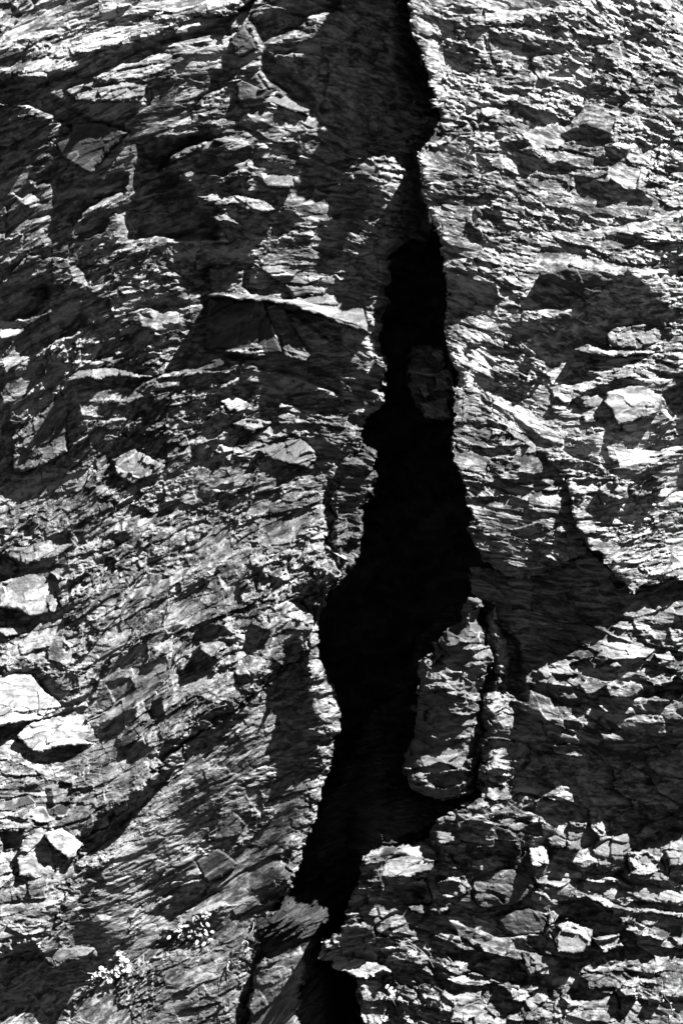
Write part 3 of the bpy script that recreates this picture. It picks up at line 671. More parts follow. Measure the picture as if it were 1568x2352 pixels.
B(1,'ledge',SG,.55,26,'long rounded ledge jutting into the right side of the blackest hollow',[(908,905),(1000,890),(1090,900),(1200,918),(1272,970),(1190,987),(1090,945),(970,937)],thick=70)
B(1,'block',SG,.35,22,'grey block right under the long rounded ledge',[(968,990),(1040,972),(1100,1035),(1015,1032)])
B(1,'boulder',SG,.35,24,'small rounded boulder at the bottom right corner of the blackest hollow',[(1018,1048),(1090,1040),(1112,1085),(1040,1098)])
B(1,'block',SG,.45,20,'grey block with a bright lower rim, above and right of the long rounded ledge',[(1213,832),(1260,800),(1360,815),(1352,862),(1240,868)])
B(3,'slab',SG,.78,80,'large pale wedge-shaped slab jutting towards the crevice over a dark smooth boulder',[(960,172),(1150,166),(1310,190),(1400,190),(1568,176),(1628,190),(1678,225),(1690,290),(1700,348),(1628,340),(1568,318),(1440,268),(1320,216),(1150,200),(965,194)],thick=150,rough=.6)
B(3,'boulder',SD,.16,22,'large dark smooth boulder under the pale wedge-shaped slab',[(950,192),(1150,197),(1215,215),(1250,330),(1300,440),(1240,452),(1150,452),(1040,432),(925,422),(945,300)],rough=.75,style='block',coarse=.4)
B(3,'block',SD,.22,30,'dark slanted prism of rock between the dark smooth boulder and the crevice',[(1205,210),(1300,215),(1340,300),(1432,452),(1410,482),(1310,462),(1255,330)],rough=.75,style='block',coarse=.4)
B(3,'slab',SG,.36,26,'grey cracked slab resting above the thin end of the pale wedge-shaped slab',[(955,45),(1060,30),(1120,70),(1115,130),(1170,178),(1010,184),(968,160)])
B(3,'slab',SG,.55,26,'grey sloping slab above the thick end of the pale wedge-shaped slab',[(1160,22),(1290,50),(1400,100),(1480,132),(1290,126),(1235,85)])
B(3,'block',SG,.25,26,'shaded flat block lying right on top of the pale wedge-shaped slab',[(1308,130),(1500,140),(1482,178),(1350,188)])
B(3,'ledge',SG,.66,24,'thin pale ledge over a long black undercut in the middle of the layered wall',[(288,572),(360,522),(480,512),(700,538),(720,552),(560,556),(420,556)],thick=80)
B(3,'block',SP,.82,16,'small bright leaf-shaped flake below the dark smooth boulder',[(1003,662),(1060,626),(1150,680),(1100,718),(1045,718)])
B(3,'block',SG,.62,20,'grey lens-shaped stone just below the bright leaf-shaped flake',[(1058,772),(1120,740),(1262,756),(1160,812)])
B(3,'boulder',SG,.45,20,'broad rounded grey boulder low on the dim part of the layered wall',[(505,935),(620,880),(750,960),(742,1000),(600,1052),(530,1005)])
B(3,'boulder',SG,.60,20,'broad pale boulder with a black gap beneath it, near the crevice edge',[(1168,895),(1270,850),(1385,830),(1472,930),(1405,980),(1320,955)])
B(3,'boulder',SG,.33,26,'large upright grey boulder at the left border below a diagonal crack',[(40,830),(110,770),(200,700),(270,590),(300,700),(305,900),(180,960),(100,1002),(45,980)],style='schist',rough=.7)
B(4,'block',SD,.12,30,'dark triangular block with white veined rims under the long bright ridge',[(900,105),(1010,76),(1150,85),(1222,130),(1170,190),(1110,217),(1020,172)],rough=.7)
B(4,'boulder',SP,.55,30,'large smooth pale boulder with white scratches at the right border',[(1175,690),(1200,640),(1280,622),(1450,620),(1435,720),(1330,772),(1240,792),(1215,720)])
B(4,'boulder',SG,.52,26,'long low boulder above the thin rod-like ledge',[(1195,380),(1250,330),(1400,315),(1500,350),(1495,400),(1350,435),(1210,432)])
B(4,'block',SP,.72,18,'small bright block left of the smooth pale boulder, wedged against another',[(968,655),(1000,632),(1042,640),(1062,680),(1010,692)])
B(4,'block',SP,.62,22,'pale block touching the left end of the smooth pale boulder',[(1070,660),(1140,632),(1205,680),(1190,702),(1110,712)])
B(4,'ledge',SP,.70,26,'thin rod-like ledge running level to the right border',[(1045,432),(1110,412),(1200,450),(1568,438),(1600,438),(1600,462),(1200,477),(1080,452)],thick=80)
B(4,'ledge',SP,.72,20,'flat pale layered ledge below the rod-like ledge',[(1115,545),(1250,520),(1400,540),(1568,545),(1600,590),(1400,580),(1180,565)],thick=60)
B(4,'boulder',SG,.32,26,'grey rounded boulder on the outer lower edge of the bright flaky face',[(1145,1085),(1240,1010),(1305,1060),(1285,1122),(1180,1152)])
B(4,'boulder',SG,.28,26,'dark rounded boulder right of the grey one on the lower edge of the bright face',[(1300,1100),(1400,1010),(1485,1020),(1462,1075),(1350,1122)])
for lab, ln, pts in (('small pale stone jammed at the top of the pile inside the black crevice', .4, [(415,452),(470,425),(490,470),(462,502)]),
                     ('dark flat-faced stone jammed in the middle of the pile inside the black crevice', .2, [(420,545),(500,512),(522,610),(430,632)]),
                     ('dark lowest stone jammed inside the black crevice under the flat-faced stone', .15, [(355,675),(480,660),(512,740),(390,752)]),
                     ('small rounded dark stone jammed left of the flat-faced stone in the black crevice', .15, [(345,600),(390,580),(415,640),(370,660)])):
    B(4,'boulder',SG,ln+.25,75,lab,pts,group='stones jammed in the crevice',thick=140)
B(5,'block',SG,.55,30,'grey slab-like block with cracked face at the left border, above the pale squared one',[(0,170),(150,150),(310,82),(322,150),(110,250),(60,242),(0,200)],thick=80)
B(5,'block',SP,.62,40,'pale squared block with a black gap beneath it at the left border',[(-40,335),(100,292),(250,312),(240,370),(272,452),(240,472),(100,492),(60,462),(-40,440)],thick=100)
B(5,'block',SG,.40,18,'small grey cube sitting on the layered wall right of the slab-like block',[(488,212),(560,140),(612,168),(530,232)])
B(5,'slab',SG,.55,20,'narrow grey slab under the pale squared block',[(-40,540),(115,535),(122,570),(-40,588)])
B(5,'boulder',SP,.80,26,'very bright broad boulder at the left border with streaked face',[(-60,760),(120,752),(200,850),(282,910),(180,960),(60,985),(-60,1000)],style='schist',rough=.7,lift=.2)
B(5,'boulder',SP,.66,36,'pale smooth rounded boulder just below the streaked bright one',[(60,1045),(110,982),(240,952),(370,952),(412,1000),(382,1060),(420,1082),(250,1102),(140,1122)],lift=.15,thick=90)
B(5,'slab',SG,.80,18,'small bright slab on the lower lip of the layered wall above the darkest strip',[(915,600),(1090,588),(1070,622),(965,672),(920,640)])
B(6,'boulder',SG,.45,30,'rounded stone in the shadow edge right of the narrow sunlit pillar',[(895,725),(940,690),(972,740),(935,782)])
B(6,'boulder',SG,.55,26,'pale squarish boulder just under the lit edge of the slanting shadow',[(1128,680),(1190,632),(1218,682),(1145,718)])
B(6,'boulder',SG,.62,20,'small bright stone touching the right side of the squarish boulder',[(1220,700),(1255,676),(1278,712),(1235,722)])
B(6,'boulder',SG,.52,24,'pale rounded boulder near the right border below the slanting shadow',[(1425,645),(1500,632),(1515,690),(1445,695)])
B(6,'block',SG,.45,24,'grey block tucked under the pointed corner of the bright face, at the right border',[(1460,360),(1560,345),(1600,400),(1480,420)])
B(7,'boulder',SP,.85,32,'bright pointed boulder with a smooth face low on the left border',[(195,318),(280,282),(370,360),(350,422),(312,442),(250,385)],lift=.2)
B(7,'boulder',SP,.55,22,'pale ridged boulder left of the bright pointed one',[(70,420),(110,330),(180,290),(240,400),(260,500),(160,520),(80,500)],style='schist',rough=.6)
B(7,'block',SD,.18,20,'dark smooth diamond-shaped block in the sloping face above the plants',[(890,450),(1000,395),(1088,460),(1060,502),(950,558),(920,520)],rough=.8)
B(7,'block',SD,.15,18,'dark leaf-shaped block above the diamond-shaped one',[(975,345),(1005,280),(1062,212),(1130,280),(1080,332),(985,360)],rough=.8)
B(7,'block',SG,.30,18,'grey angular block above the lower left white plant, with a hanging corner',[(180,880),(280,845),(430,842),(442,890),(290,922),(250,945)])
B(8,'slab',SG,.60,40,'pale slab with ragged upper edge at the left end of the ledges',[(178,390),(250,402),(310,396),(432,425),(412,470),(330,497),(180,497)],group=G_L,thick=90)
B(8,'boulder',SG,.42,34,'round boulder right below the pale ragged slab',[(440,525),(500,500),(552,512),(572,580),(530,602),(450,582)],group=G_L)
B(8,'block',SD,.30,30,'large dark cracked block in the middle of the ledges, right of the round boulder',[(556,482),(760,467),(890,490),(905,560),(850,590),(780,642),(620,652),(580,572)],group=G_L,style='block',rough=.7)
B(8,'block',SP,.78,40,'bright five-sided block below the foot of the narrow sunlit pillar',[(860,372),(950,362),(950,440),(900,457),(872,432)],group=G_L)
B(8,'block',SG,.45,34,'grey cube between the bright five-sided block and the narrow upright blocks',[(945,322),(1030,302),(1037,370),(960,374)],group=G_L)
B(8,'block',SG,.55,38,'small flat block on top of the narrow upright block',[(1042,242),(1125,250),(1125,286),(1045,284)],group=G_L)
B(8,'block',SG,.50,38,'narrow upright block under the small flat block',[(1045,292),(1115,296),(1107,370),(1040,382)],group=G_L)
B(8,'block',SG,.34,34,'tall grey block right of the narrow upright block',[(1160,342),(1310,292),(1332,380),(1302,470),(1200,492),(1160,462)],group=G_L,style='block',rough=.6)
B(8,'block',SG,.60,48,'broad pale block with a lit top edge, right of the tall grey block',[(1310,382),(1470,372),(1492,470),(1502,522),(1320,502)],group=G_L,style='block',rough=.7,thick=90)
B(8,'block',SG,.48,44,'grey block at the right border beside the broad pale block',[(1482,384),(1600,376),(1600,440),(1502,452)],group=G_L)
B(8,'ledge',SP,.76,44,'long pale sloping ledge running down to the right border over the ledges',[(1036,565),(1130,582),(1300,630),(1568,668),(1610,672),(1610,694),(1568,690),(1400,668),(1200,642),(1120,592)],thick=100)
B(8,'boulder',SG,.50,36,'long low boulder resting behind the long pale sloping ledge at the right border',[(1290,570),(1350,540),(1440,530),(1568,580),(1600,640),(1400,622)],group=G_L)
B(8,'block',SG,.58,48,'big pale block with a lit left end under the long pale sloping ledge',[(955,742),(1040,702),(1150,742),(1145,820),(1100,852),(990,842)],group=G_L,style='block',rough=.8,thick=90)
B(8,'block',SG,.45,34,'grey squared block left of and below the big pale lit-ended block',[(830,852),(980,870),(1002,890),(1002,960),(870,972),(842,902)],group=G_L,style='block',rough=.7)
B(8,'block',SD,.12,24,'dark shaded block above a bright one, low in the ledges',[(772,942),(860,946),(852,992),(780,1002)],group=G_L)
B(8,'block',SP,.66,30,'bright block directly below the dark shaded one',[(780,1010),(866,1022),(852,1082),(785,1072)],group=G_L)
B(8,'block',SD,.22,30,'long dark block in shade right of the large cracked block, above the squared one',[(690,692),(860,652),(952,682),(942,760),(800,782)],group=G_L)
B(8,'block',SG,.60,40,'grey block with a bright top in the row below the long pale ledge',[(1150,782),(1280,762),(1302,822),(1200,862)],group=G_L)
B(8,'block',SG,.34,36,'square grey block hanging right under the long pale sloping ledge',[(1270,684),(1352,684),(1362,722),(1280,724)],group=G_L)
B(8,'boulder',SG,.55,36,'rounded pale block on the left edge of the ledges beside the crevice',[(80,642),(170,632),(192,700),(130,740),(80,702)],group=G_L)
B(8,'boulder',SG,.36,36,'grey stone below the rounded pale block, at the very edge of the crevice',[(-30,772),(110,766),(112,820),(-20,822)],group=G_L)
B(8,'ledge',SP,.82,40,'bright thin ledge at the left foot of the ledges, pointing into the crevice',[(-50,850),(0,866),(100,882),(200,912),(262,942),(200,942),(70,962),(-40,920)],thick=90)
B(8,'slab',SP,.84,34,'bright flat slab near the bottom, above a dark twiggy hollow',[(480,976),(620,940),(780,1008),(700,1004),(520,996)],thick=80)
B(8,'block',SG,.62,36,'lit block at the top left of the dark recess in the ledges',[(425,285),(540,295),(552,342),(450,352)],group=G_L)
# ------------------------------------------------------------------ the great faces of the cliff
RW = [(934,-250),(934,0),(941,90),(959,135),(979,175),(989,230),(1002,290),(1010,318),(992,338),(968,358),(961,380),(976,435),(984,475),(999,530),(1024,588),(1019,638),(1024,683),(1016,723),(1029,773),(1029,813),(1049,853),(1048,895),
      (1081,893),(1130,955),(1200,1010),(1250,1050),(1280,1105),(1310,1175),(1325,1225),(1339,1251),(1384,1296),(1429,1336),(1439,1371),(1494,1346),(1534,1326),(1568,1331),(1868,1345),(1868,-250)]
CF = [(1040,890),(1081,885),(1130,945),(1200,1000),(1260,1040),(1295,1105),(1325,1175),(1345,1251),(1309,1283),(1264,1301),(1234,1316),(1199,1336),(1154,1321),(1124,1301),(1104,1266),(1079,1221),(1079,1176),(1064,1128),(1056,1093),(1049,1048),(1029,1018),(1034,968),(1039,923)]
LW = [(-300,-250),(940,-250),(940,0),(960,120),(990,230),(1005,300),(965,380),(985,440),(995,520),(985,560),(940,545),(905,580),(895,640),(890,700),(875,760),(885,830),(885,890),(886,920),(845,965),(837,1020),(792,1060),(785,1105),(768,1150),(775,1190),(762,1240),(790,1290),
      (784,1326),(750,1368),(685,1391),(720,1431),(710,1476),(695,1501),(635,1546),(565,1616),(500,1661),(450,1691),(390,1741),(300,1864),(190,1934),(170,1990),(140,2100),(90,2185),(0,2214),(-300,2290)]
FL = [(690,1380),(756,1362),(784,1320),(770,1285),(755,1240),(768,1190),(762,1150),(780,1105),(785,1065),(835,1020),(862,1040),(855,1110),(840,1210),(822,1290),(790,1335),(760,1360),(725,1400),(715,1440)]
JF = [(740,1362),(700,1440),(690,1500),(640,1540),(560,1600),(390,1720),(290,1850),(170,1930),(120,2080),(60,2170),(-300,2270),(-300,2612),(562,2612),(565,2352),(575,2289),(595,2214),(620,2124),(670,2044),(710,1914),(740,1849),(752,1774),(775,1700),(782,1630),(770,1580),(745,1530),(730,1490),(728,1440),(750,1400)]
NF = [(560,2100),(700,1900),(740,1830),(850,1650),(940,1560),(960,1480),(1000,1420),(1060,1380),(1120,1400),(1130,1860),(1010,1900),(890,1960),(850,1990),(820,2070),(790,2140),(745,2170),(745,2215),(790,2230),(830,2270),(845,2352),(845,2612),(540,2612)]
EF = [(1080,1310),(1200,1300),(1330,1240),(1440,1280),(1500,1300),(1868,1300),(1868,2612),(838,2612),(831,2352),(820,2294),(819,2254),(784,2221),(737,2204),(735,2156),(784,2139),(796,2110),(804,2064),(839,1984),(874,1945),(985,1925),(1000,1880),(1060,1850),(1105,1840),(1112,1500),(1100,1400)]
TL = [(-300,-250),(625,-250),(600,0),(545,42),(430,62),(330,112),(250,152),(150,190),(80,192),(0,186),(-300,205)]
PL = [(1064,1373),(1094,1376),(1104,1416),(1122,1456),(1127,1516),(1112,1556),(1106,1626),(1106,1676),(1102,1800),(1085,1835),(1000,1835),(960,1818),(934,1818),(924,1780),(927,1764),(929,1731),(954,1701),(959,1671),(966,1621),(959,1576),(961,1521),(989,1501),(1009,1456),(1056,1416)]
PR = [(1124,1386),(1134,1416),(1144,1446),(1154,1486),(1164,1526),(1162,1576),(1199,1611),(1214,1656),(1209,1696),(1220,1740),(1190,1800),(1160,1840),(1114,1848),(1098,1810),(1104,1764),(1104,1606),(1109,1581),(1129,1566),(1122,1516),(1119,1471),(1114,1416)]
KS = [(590,2219),(625,2204),(690,2179),(705,2214),(700,2264),(690,2304),(685,2352),(685,2500),(560,2500),(565,2352),(575,2289)]

PG = [(950,792),(1000,797),(1050,815),(1062,900),(1058,960),(1000,968),(955,935),(938,880)]
def base_right(X, Y): return 60 + 0.03*(X-1200) - 35*smooth(1120, 980, X)
def base_over(X, Y): return 62 - 0.0003*np.maximum(0, Y-880)**2 - 0.04*(1200-X)
def base_left(X, Y): return 10 - 175*smooth(620, 960, X)*smooth(1000, 600, Y) - 40*smooth(700, 900, X) + 40*smooth(1100, 1500, Y)
def base_flank(X, Y): return -25 - 1.3*np.maximum(0, X-775)
def base_strip(X, Y):
    d = np.maximum(0, -sdf(LW, X, Y)); a = 430-300*smooth(1760, 2420, Y)
    k = 0.3+1.8*smooth(190, 420, X)
    return 10 - 22*(k/2.1+1)*smooth(0, 30, d) - a*(1-np.exp(-k*d/a)) - 150*smooth(690, 860, X)*smooth(1800, 1560, Y)
def base_recess(X, Y): return -470 + 350*smooth(1680, 1930, Y)*smooth(790, 890, X) + 250*smooth(2020, 2140, Y)*smooth(810, 740, X)
def base_lower(X, Y): return -30 + 45*smooth(1800, 2300, Y) - 40*smooth(1000, 800, X) - 170*smooth(1640, 1330, Y)*smooth(1500, 1200, X) - 45*smooth(1685, 1720, Y+12*fbm(X/60, Y/90, 3, 2))*smooth(1930, 1780, Y)*smooth(1120, 1210, X)
def base_pillar(X, Y): return 10 + 0.2*(1600-Y)
for p, b, g in ((JF, base_strip, .8), (LW, base_left, 1), (FL, base_flank, .6), (NF, base_recess, .4), (EF, base_lower, 1), (CF, base_over, .6), (RW, base_right, 1), (TL, 80, .6), (PG, -150, .2), (PL, 10, 0), (PR, -20, .5), (KS, -150, .4)): note(p, b, g)

mass('rock_wall', RW, base_right, M_PALE, 'bright flaky rock face filling the whole side right of the black crevice', 'rock face', 11000, joint=.42, fin=1.2, rough=.72, coarse=.55, roll=16, drop=18)
mass('rock_buttress', CF, base_over, M_GREY, 'grey overhanging rock bulge under the bright flaky face, above the largest slanting shadow', 'rock face', 12000, gain=.6, roll=9, drop=7)
mass('rock_wall', LW, base_left, M_GREY, 'broad layered rock wall left of the crevice, dim at the top and bright lower down', 'rock face', 13000, joint=.3, fin=1.1, rough=.85, coarse=.75, roll=46, drop=75)
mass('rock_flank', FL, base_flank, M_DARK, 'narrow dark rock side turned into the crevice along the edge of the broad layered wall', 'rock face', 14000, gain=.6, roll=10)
mass('rock_wall', JF, base_strip, M_GREY, 'darker sloping rock face with white plants growing on it, below the bright layers', 'rock face', 15000, gain=1, rough=.55, coarse=.5, fin=1.3, roll=60, drop=85)
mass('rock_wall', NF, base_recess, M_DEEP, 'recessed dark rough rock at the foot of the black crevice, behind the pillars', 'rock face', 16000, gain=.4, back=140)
mass('rock_wall', EF, base_lower, M_GREY, 'blocky ledged rock face below the slanting shadow, right of the pillars', 'rock face', 17000, style='block', joint=.12, coarse=1.25, rough=.85)
mass('rock_slab', TL, 80, M_PALE, 'large sunlit slab in the upper corner with a black undercut beneath it', 'rock slab', 18000, joint=.25, coarse=.8, gain=.6, rough=.6)
mass('rock_pillar', PL, base_pillar, M_SMOOTH_GREY, 'tall knobbly grey rock pillar standing in shade inside the crevice', 'rock pillar', 19000, style='block', gain=0, coarse=1.5, rough=.8, roll=50, drop=90, back=320)
mass('rock_pillar', PR, -20, M_GREY, 'narrow sunlit rock pillar beside the taller shaded one, its lower end brightest', 'rock pillar', 20000, style='block', gain=.5, roll=30, drop=50, back=160)
mass('rock_slab', KS, -150, M_SMOOTH_GREY, 'smooth grey slab leaning at the bottom end of the crevice', 'rock slab', 21000, style='smooth', gain=.4, roll=12, back=120)

mass('rock_plug', PG, -150, M_DARK, 'dark mass of rubble wedged across the black crevice, behind the jammed stones', 'rubble', 22000, style='block', gain=.2, coarse=1.5, roll=16, back=200)
# the cliff behind everything: the black back of the crevice, and the wall running on out of the picture
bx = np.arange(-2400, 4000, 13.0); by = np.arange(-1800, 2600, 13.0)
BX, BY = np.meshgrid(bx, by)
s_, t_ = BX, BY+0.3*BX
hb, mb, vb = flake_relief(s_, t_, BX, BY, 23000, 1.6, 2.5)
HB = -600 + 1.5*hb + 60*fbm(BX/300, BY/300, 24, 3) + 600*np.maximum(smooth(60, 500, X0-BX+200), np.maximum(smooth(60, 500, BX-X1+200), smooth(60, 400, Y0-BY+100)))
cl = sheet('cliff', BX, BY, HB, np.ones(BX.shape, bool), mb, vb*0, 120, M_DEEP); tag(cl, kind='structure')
gm = bpy.data.meshes.new('ground'); gb = bmesh.new(); bmesh.ops.create_grid(gb, x_segments=40, y_segments=40, size=60)
for v in gb.verts: v.co.z = 0.05*math.sin(v.co.x*.7)*math.cos(v.co.y*.9)-0.05
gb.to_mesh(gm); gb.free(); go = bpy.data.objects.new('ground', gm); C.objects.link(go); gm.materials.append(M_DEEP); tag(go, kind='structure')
for v, val in (('mineral', .5), ('vein', 0)): 
    a = gm.attributes.new(v, 'FLOAT', 'POINT'); a.data.foreach_set('value', np.full(len(gm.vertices), val, np.float32))
for cat, mat, tone, out, label, poly, k in BLOCKS:
    name = {'boulder': 'boulder', 'slab': 'rock_slab', 'block': 'rock_block', 'ledge': 'rock_ledge'}[cat]
    k.setdefault('thick', out+44)
    if 'style' not in k and mat is not M_SMOOTH_DARK and not 'pale smooth' in label and not 'wedge-shaped slab jutting' in label and not 'smooth pale' in label and not 'pale squared' in label and not 'bright pointed' in label:
        k.update(style='block', coarse=.55); k.setdefault('rough', .75)
    block(name, poly, tone, out+4, mat, label, {'slab': 'rock slab', 'block': 'rock block', 'ledge': 'rock ledge'}.get(cat, cat), **k)
# ------------------------------------------------------------------ small plants rooted in the cracks
def plain(name, v, rough=0.6, trans=0.0):
    m = bpy.data.materials.new(name); m.use_nodes = True; b = m.node_tree.nodes['Principled BSDF']
    n = m.node_tree.nodes.new('ShaderNodeTexNoise'); n.inputs['Scale'].default_value = 90
    r = m.node_tree.nodes.new('ShaderNodeValToRGB'); m.node_tree.links.new(n.outputs[0], r.inputs[0])
    r.color_ramp.elements[0].color = (v*.75,)*3+(1,); r.color_ramp.elements[1].color = (v,)*3+(1,)
    m.node_tree.links.new(r.outputs[0], b.inputs['Base Color']); b.inputs['Roughness'].default_value = rough
    return m
M_PETAL = plain('white_petal', .17); M_LEAF = plain('pale_leaf', .085); M_LEAF2 = plain('grey_leaf', .035); M_STEM = plain('pale_stem', .07); M_TWIG = plain('dry_twig', .06)
rnd = random.Random(5)
def surf_h(X, Y):
    i = int(round((X-X0)/ST)); j = int(round((Y-Y0)/ST))
    return float(SURFTOP[max(0,j-2):j+3, max(0,i-2):i+3].max())
def pt(X, Y, up=0.0):
    return Vector((wx(X), -(surf_h(X, Y)+up)/PPM, wz(Y)))
def petal(bm, L, Wd, frame, cup=0.25, base=0.0, seg=5):
    """one leaf or petal: a curved, pointed-oval blade along frame's x, its face towards frame's z"""
    rows = []
    for k in range(seg+1):
        u = k/seg; w = Wd*0.5*math.sin(math.pi*min(0.97, 0.08+u*0.9))**0.75
        z = cup*L*(u*u*0.5)
        rows.append([bm.verts.new(frame @ Vector((base+u*L, s*w, z+cup*Wd*0.6*abs(s)))) for s in (-1, 0, 1)])
    for a, b in zip(rows, rows[1:]):
        for q in (0, 1): bm.faces.new((a[q], b[q], b[q+1], a[q+1]))
def solid(bm, th):
    bmesh.ops.recalc_face_normals(bm, faces=bm.faces)
    bmesh.ops.solidify(bm, geom=list(bm.faces), thickness=th)
def mesh_of(bm, name, mat):
    me = bpy.data.meshes.new(name); bm.to_mesh(me); bm.free(); me.materials.append(mat)
    for p in me.polygons: p.use_smooth = True
    return me
from mathutils import Matrix
def flower_mesh(n=5, r=.022):
    bm = bmesh.new()
    for k in range(n):
        petal(bm, r, r*.95, Matrix.Rotation(2*math.pi*k/n+rnd.uniform(-.15,.15), 4, 'Z') @ Matrix.Rotation(-rnd.uniform(.05,.35), 4, 'Y'), .3, r*.08)
    solid(bm, .0008)
    bmesh.ops.create_icosphere(bm, subdivisions=1, radius=r*.22, matrix=Matrix.Translation((0,0,r*.1)))
    return mesh_of(bm, 'flower', M_PETAL)
def leaf_mesh(L, Wd, mat, cup=.3):
    bm = bmesh.new(); petal(bm, L, Wd, Matrix.Identity(4), cup, seg=6); solid(bm, .0012); return mesh_of(bm, 'leaf', mat)
FLW = [flower_mesh(5, .019), flower_mesh(5, .022), flower_mesh(6, .020), flower_mesh(4, .018)]
LVS = [leaf_mesh(.034, .020, M_LEAF), leaf_mesh(.030, .016, M_LEAF), leaf_mesh(.038, .022, M_LEAF)]
LGR = leaf_mesh(.036, .021, M_LEAF2)
def put(me, name, parent, loc, rot):
    o = bpy.data.objects.new(name, me); C.objects.link(o); o.parent = parent
    o.matrix_local = Matrix.Translation(loc-parent.location) @ rot
    return o
FACE = Matrix.Rotation(math.radians(90), 4, 'X')      # blade's z to the viewer's side, y up
def facing(tx=0.5):
    return Matrix.Rotation(rnd.uniform(-tx, tx), 4, 'Z') @ Matrix.Rotation(rnd.uniform(-tx-.3, tx-.3), 4, 'X') @ FACE @ Matrix.Rotation(rnd.uniform(0, 6.28), 4, 'Z')
def tube(name, pts, r0, r1, mat, parent=None, flat=1.0):
    """a tapered stem, twig or strap leaf through the given points"""
    P = [Vector(p) for p in pts]; Q = []
    for i in range(len(P)-1):
        a, b, c, d = P[max(0,i-1)], P[i], P[i+1], P[min(len(P)-1,i+2)]
        for k in range(5):
            u = k/5; Q.append(0.5*((2*b)+(c-a)*u+(2*a-5*b+4*c-d)*u*u+(3*b-a-3*c+d)*u**3))
    Q.append(P[-1]); bm = bmesh.new(); rings = []
    for i, q in enumerate(Q):
        t = (Q[min(i+1,len(Q)-1)]-Q[max(i-1,0)]).normalized(); s = t.cross(Vector((0,1,0))); s = s.normalized() if s.length > 1e-4 else Vector((1,0,0)); n = s.cross(t)
        u = i/(len(Q)-1); r = r0+(r1-r0)*u
        rings.append([bm.verts.new(q+(s*math.cos(a)+n*math.sin(a)*flat)*r) for a in [2*math.pi*k/6 for k in range(6)]])
    for A, B_ in zip(rings, rings[1:]):
        for k in range(6): bm.faces.new((A[k], A[(k+1)%6], B_[(k+1)%6], B_[k]))
    bm.faces.new(rings[0][::-1]); bm.faces.new(rings[-1])
    me = mesh_of(bm, name, mat); o = bpy.data.objects.new(name, me); C.objects.link(o)
    if parent:
        o.parent = parent; o.matrix_local = Matrix.Translation(-parent.location)
    return o
def plant(name, X, Y, label, cat='plant', group=None):
    o = bpy.data.objects.new(name, None); C.objects.link(o); o.location = pt(X, Y, -3); o.empty_display_size = .02
    return tag(o, label, cat, group)
def zA(x, y): return 150.5+x*.2759, 2088+y*.2759
def zB(x, y): return 790.1+x*.18, 2163.4+y*.18
def zC(x, y): return 1410.9+x*.1002, 2210.4+y*.1002
def zD(x, y): return 846.5+x*.18, 2116.4+y*.18

def flowers(par, pts, root, stem=True, up=(9, 20), size=.9):
    R0 = pt(*root, up=-4)
    for k in range(max(3, len(pts)//3)):
        x, y = pts[rnd.randrange(len(pts))]; put((LGR, LVS[1])[k % 2], 'leaf', par, pt(x+rnd.uniform(-9, 9), y+rnd.uniform(0, 10), up=4), facing(.7) @ Matrix.Scale(.7, 4))
    for k, p in enumerate(pts):
        q = pt(*p, up=rnd.uniform(*up)); put(FLW[k % 4], 'flower', par, q, facing() @ Matrix.Scale(rnd.uniform(.6, .95)*size, 4))
        if stem: tube('stem', [R0, R0.lerp(q, .55)+Vector((0, -.012, -.004)), q], .0012, .0008, M_STEM, par)
p1 = plant('flowering_plant', *zA(330, 620), 'white flowering plant lowest on the dark sloping face, a dense ragged bunch of blossoms', group='plants in the cracks')
flowers(p1, [zA(*q) for q in ((415,420),(450,470),(485,492),(440,530),(497,540),(495,572),(400,560),(352,580),(408,612),(335,655),(270,553),(250,597),(215,622),(318,604),(462,562),(300,580),(232,605),(425,580),(376,590),(455,520),(404,545),(280,606))], zA(350, 640), size=1.2)
for (a, b) in (((90,560),(135,592)), ((135,662),(195,648)), ((150,590),(205,600))):
    A, B_ = zA(*a), zA(*b); tube('leaf', [pt(*A, up=8), pt((A[0]+B_[0])/2, (A[1]+B_[1])/2, up=12), pt(*B_, up=4)], .0016, .0045, M_LEAF, p1, .3)
p2 = plant('leafy_plant', *zA(1050, 280), 'broad cushion of small bright oval leaves growing above the other white plants', group='plants in the cracks')
for k, q in enumerate(((855,275),(880,240),(925,220),(965,200),(990,215),(1010,200),(1050,155),(1072,150),(1100,130),(1030,185),(1075,200),(1185,190),(1190,230),(1140,245),(1110,240),(1040,245),(1000,240),(950,260),(980,270),(1010,300),(1045,295),(1090,270),(1130,290),(1170,300),(1150,320),(1062,230),(1160,262),(1020,268),(1120,215),(900,232),(1085,305),(1060,172),(1135,195))):
    put(LGR if q == (1135,195) else LVS[k % 3], 'leaf', p2, pt(*zA(*q), up=rnd.uniform(5, 14)), facing(.6))
for q in ((1130,110),(1150,92),(1165,105),(1180,95),(1190,85),(1160,75),(1145,118)):
    put(FLW[3], 'flower', p2, pt(*zA(*q), up=12), facing(.5) @ Matrix.Scale(.6, 4))
tube('stem', [pt(*zA(1060,260)), pt(*zA(1110,190), up=10), pt(*zA(1155,110), up=10)], .0015, .001, M_STEM, p2)
tube('stem', [pt(*zA(1180,290), up=3), pt(*zA(1060,440), up=4), pt(*zA(990,520), up=2)], .0016, .0012, M_STEM, p2)
p3 = plant('curly_leaved_plant', *zA(1368, 450), 'pale plant of narrow curling strap leaves beside the crevice, right of the leafy cushion', group='plants in the cracks')
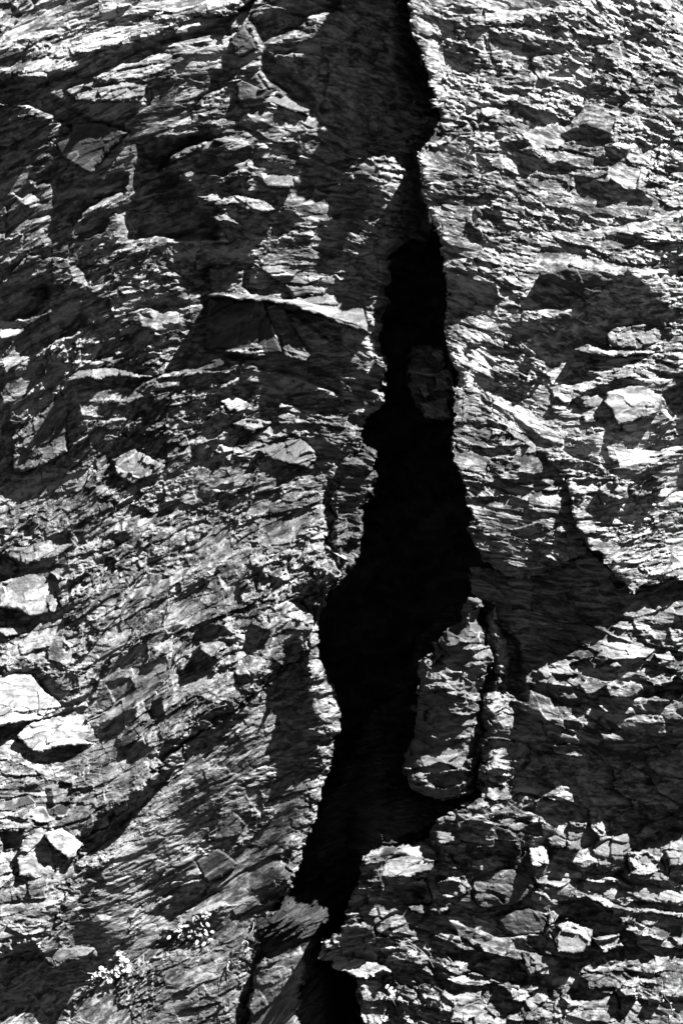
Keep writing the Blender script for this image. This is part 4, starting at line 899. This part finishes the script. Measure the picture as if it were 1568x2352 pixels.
for pts in (((1370,440),(1300,490),(1255,485),(1238,455)), ((1372,445),(1410,490),(1450,485),(1452,458),(1435,462)), ((1358,465),(1340,520),(1360,548),(1385,545)), ((1375,450),(1420,440),(1440,405),(1482,402)), ((1395,395),(1460,385),(1495,350),(1515,305),(1490,285),(1465,310)), ((1370,440),(1385,400),(1390,370))):
    tube('leaf', [pt(*zA(*q), up=4+6*i) for i, q in enumerate(pts)], .0052, .002, M_LEAF, p3, .3)
tube('stem', [pt(*zA(1370,450)), pt(*zA(1330,500)), pt(*zA(1260,560))], .0035, .003, M_STEM, p3)
tube('stem', [pt(*zA(1410,380), up=5), pt(*zA(1500,255), up=10), pt(*zA(1550,200), up=12), pt(*zA(1565,130), up=12)], .002, .0015, M_LEAF, p3)
p4 = plant('flowering_plant', *zB(715, 1045), 'tall white flower on a thin bent stem at the bottom edge beside the crevice', group='plants in the cracks')
tube('stem', [pt(*zB(725,1100), up=8), pt(*zB(690,930), up=20), pt(*zB(640,800), up=24), pt(*zB(600,735), up=24)], .0014, .001, M_STEM, p4)
flowers(p4, [zB(*q) for q in ((560,590),(590,640),(610,620),(575,665),(600,735),(620,665),(545,600))], zB(610, 770), False, (20, 28), .68)
for q in ((550,760),(690,730),(650,720)): put(LVS[0], 'leaf', p4, pt(*zB(*q), up=10), facing(.5))
p5 = plant('flowering_plant', *zB(310, 460), 'small white flower tuft on the bright thin ledge at the foot of the crevice', group='plants in the cracks')
flowers(p5, [zB(*q) for q in ((250,440),(300,430),(350,410),(320,465),(370,440),(280,455))], zB(300, 470), False, (6, 14), .68)
p6 = plant('flowering_plant', *zB(870, 170), 'single little white blossom cluster on the dark ledge above the bright thin ledge', group='plants in the cracks')
flowers(p6, [zB(*q) for q in ((830,130),(870,145),(905,160),(875,175))], zB(870, 180), False, (6, 12), .68)
p7 = plant('flowering_plant', *zB(450, 1060), 'white bell flowers and round buds cut by the bottom border, left of the bent stem', group='plants in the cracks')
flowers(p7, [zB(*q) for q in ((400,1010),(430,1030),(470,1020),(510,1040),(525,905),(540,1005),(460,1060))], zB(470, 1090), True, (10, 18), .68)
p8 = plant('flowering_plant', *zB(810, 1060), 'little group of drooping white bells at the bottom border, right of the bent stem', group='plants in the cracks')
flowers(p8, [zB(*q) for q in ((780,965),(815,985),(830,1030),(860,1050),(770,940))], zB(820, 1080), True, (8, 14), .68)
p9 = plant('leafy_sprig', *zC(1270, 1360), 'thin upright sprig with few tiny bright leaves in the lower corner crack', group='plants in the cracks')
tube('stem', [pt(*zC(1280,1360)), pt(*zC(1300,1100), up=8), pt(*zC(1255,930), up=10), pt(*zC(1130,760), up=10), pt(*zC(1090,560), up=10), pt(*zC(1080,400), up=10)], .0014, .0008, M_STEM, p9)
for q in ((1115,660),(1095,885),(1255,930),(1295,1075),(1345,820),(1280,1200),(1275,1240),(1110,630)): put(LVS[1], 'leaf', p9, pt(*zC(*q), up=11), facing(.3) @ Matrix.Scale(.6, 4))
for lab, pts in (('dry pale twig slanting across the low ledges above the twiggy hollow', [zD(510,275), zD(640,365), zD(760,480), zD(835,615)]),
                 ('short dry twig lying near the left end of the low ledges', [zD(325,230), zD(400,255), zD(485,300)]),
                 ('short thin twig hanging straight down from the shaded low ledge', [zD(1010,470), zD(1060,520), zD(1105,590)]),
                 ('thin twig low in the dark twiggy hollow beside the crevice', [zD(870,865), zD(960,912), zD(1060,950)])):
    tag(tube('twig', [pt(*q, up=7) for q in pts], .0022, .0012, M_TWIG), lab, 'twig', 'dry twigs')
gr = plant('grass_tuft', *zB(200, 1090), 'few thin grass blades rising in the dark foot of the crevice at the bottom border', 'grass', 'plants in the cracks')
for a, b, c in (((230,1090),(190,1010),(118,928)), ((215,1090),(180,1040),(150,1010)), ((350,1090),(345,1040),(330,990)), ((385,1090),(380,1040),(370,1000))):
    B0 = pt(*zB(*a), up=10); T_ = pt(*zB(*c), up=10); T_.y = B0.y-.03; Mv = pt(*zB(*b)); Mv.y = B0.y-.02
    tube('blade', [B0, Mv, T_], .0016, .0005, M_LEAF, gr, .4)
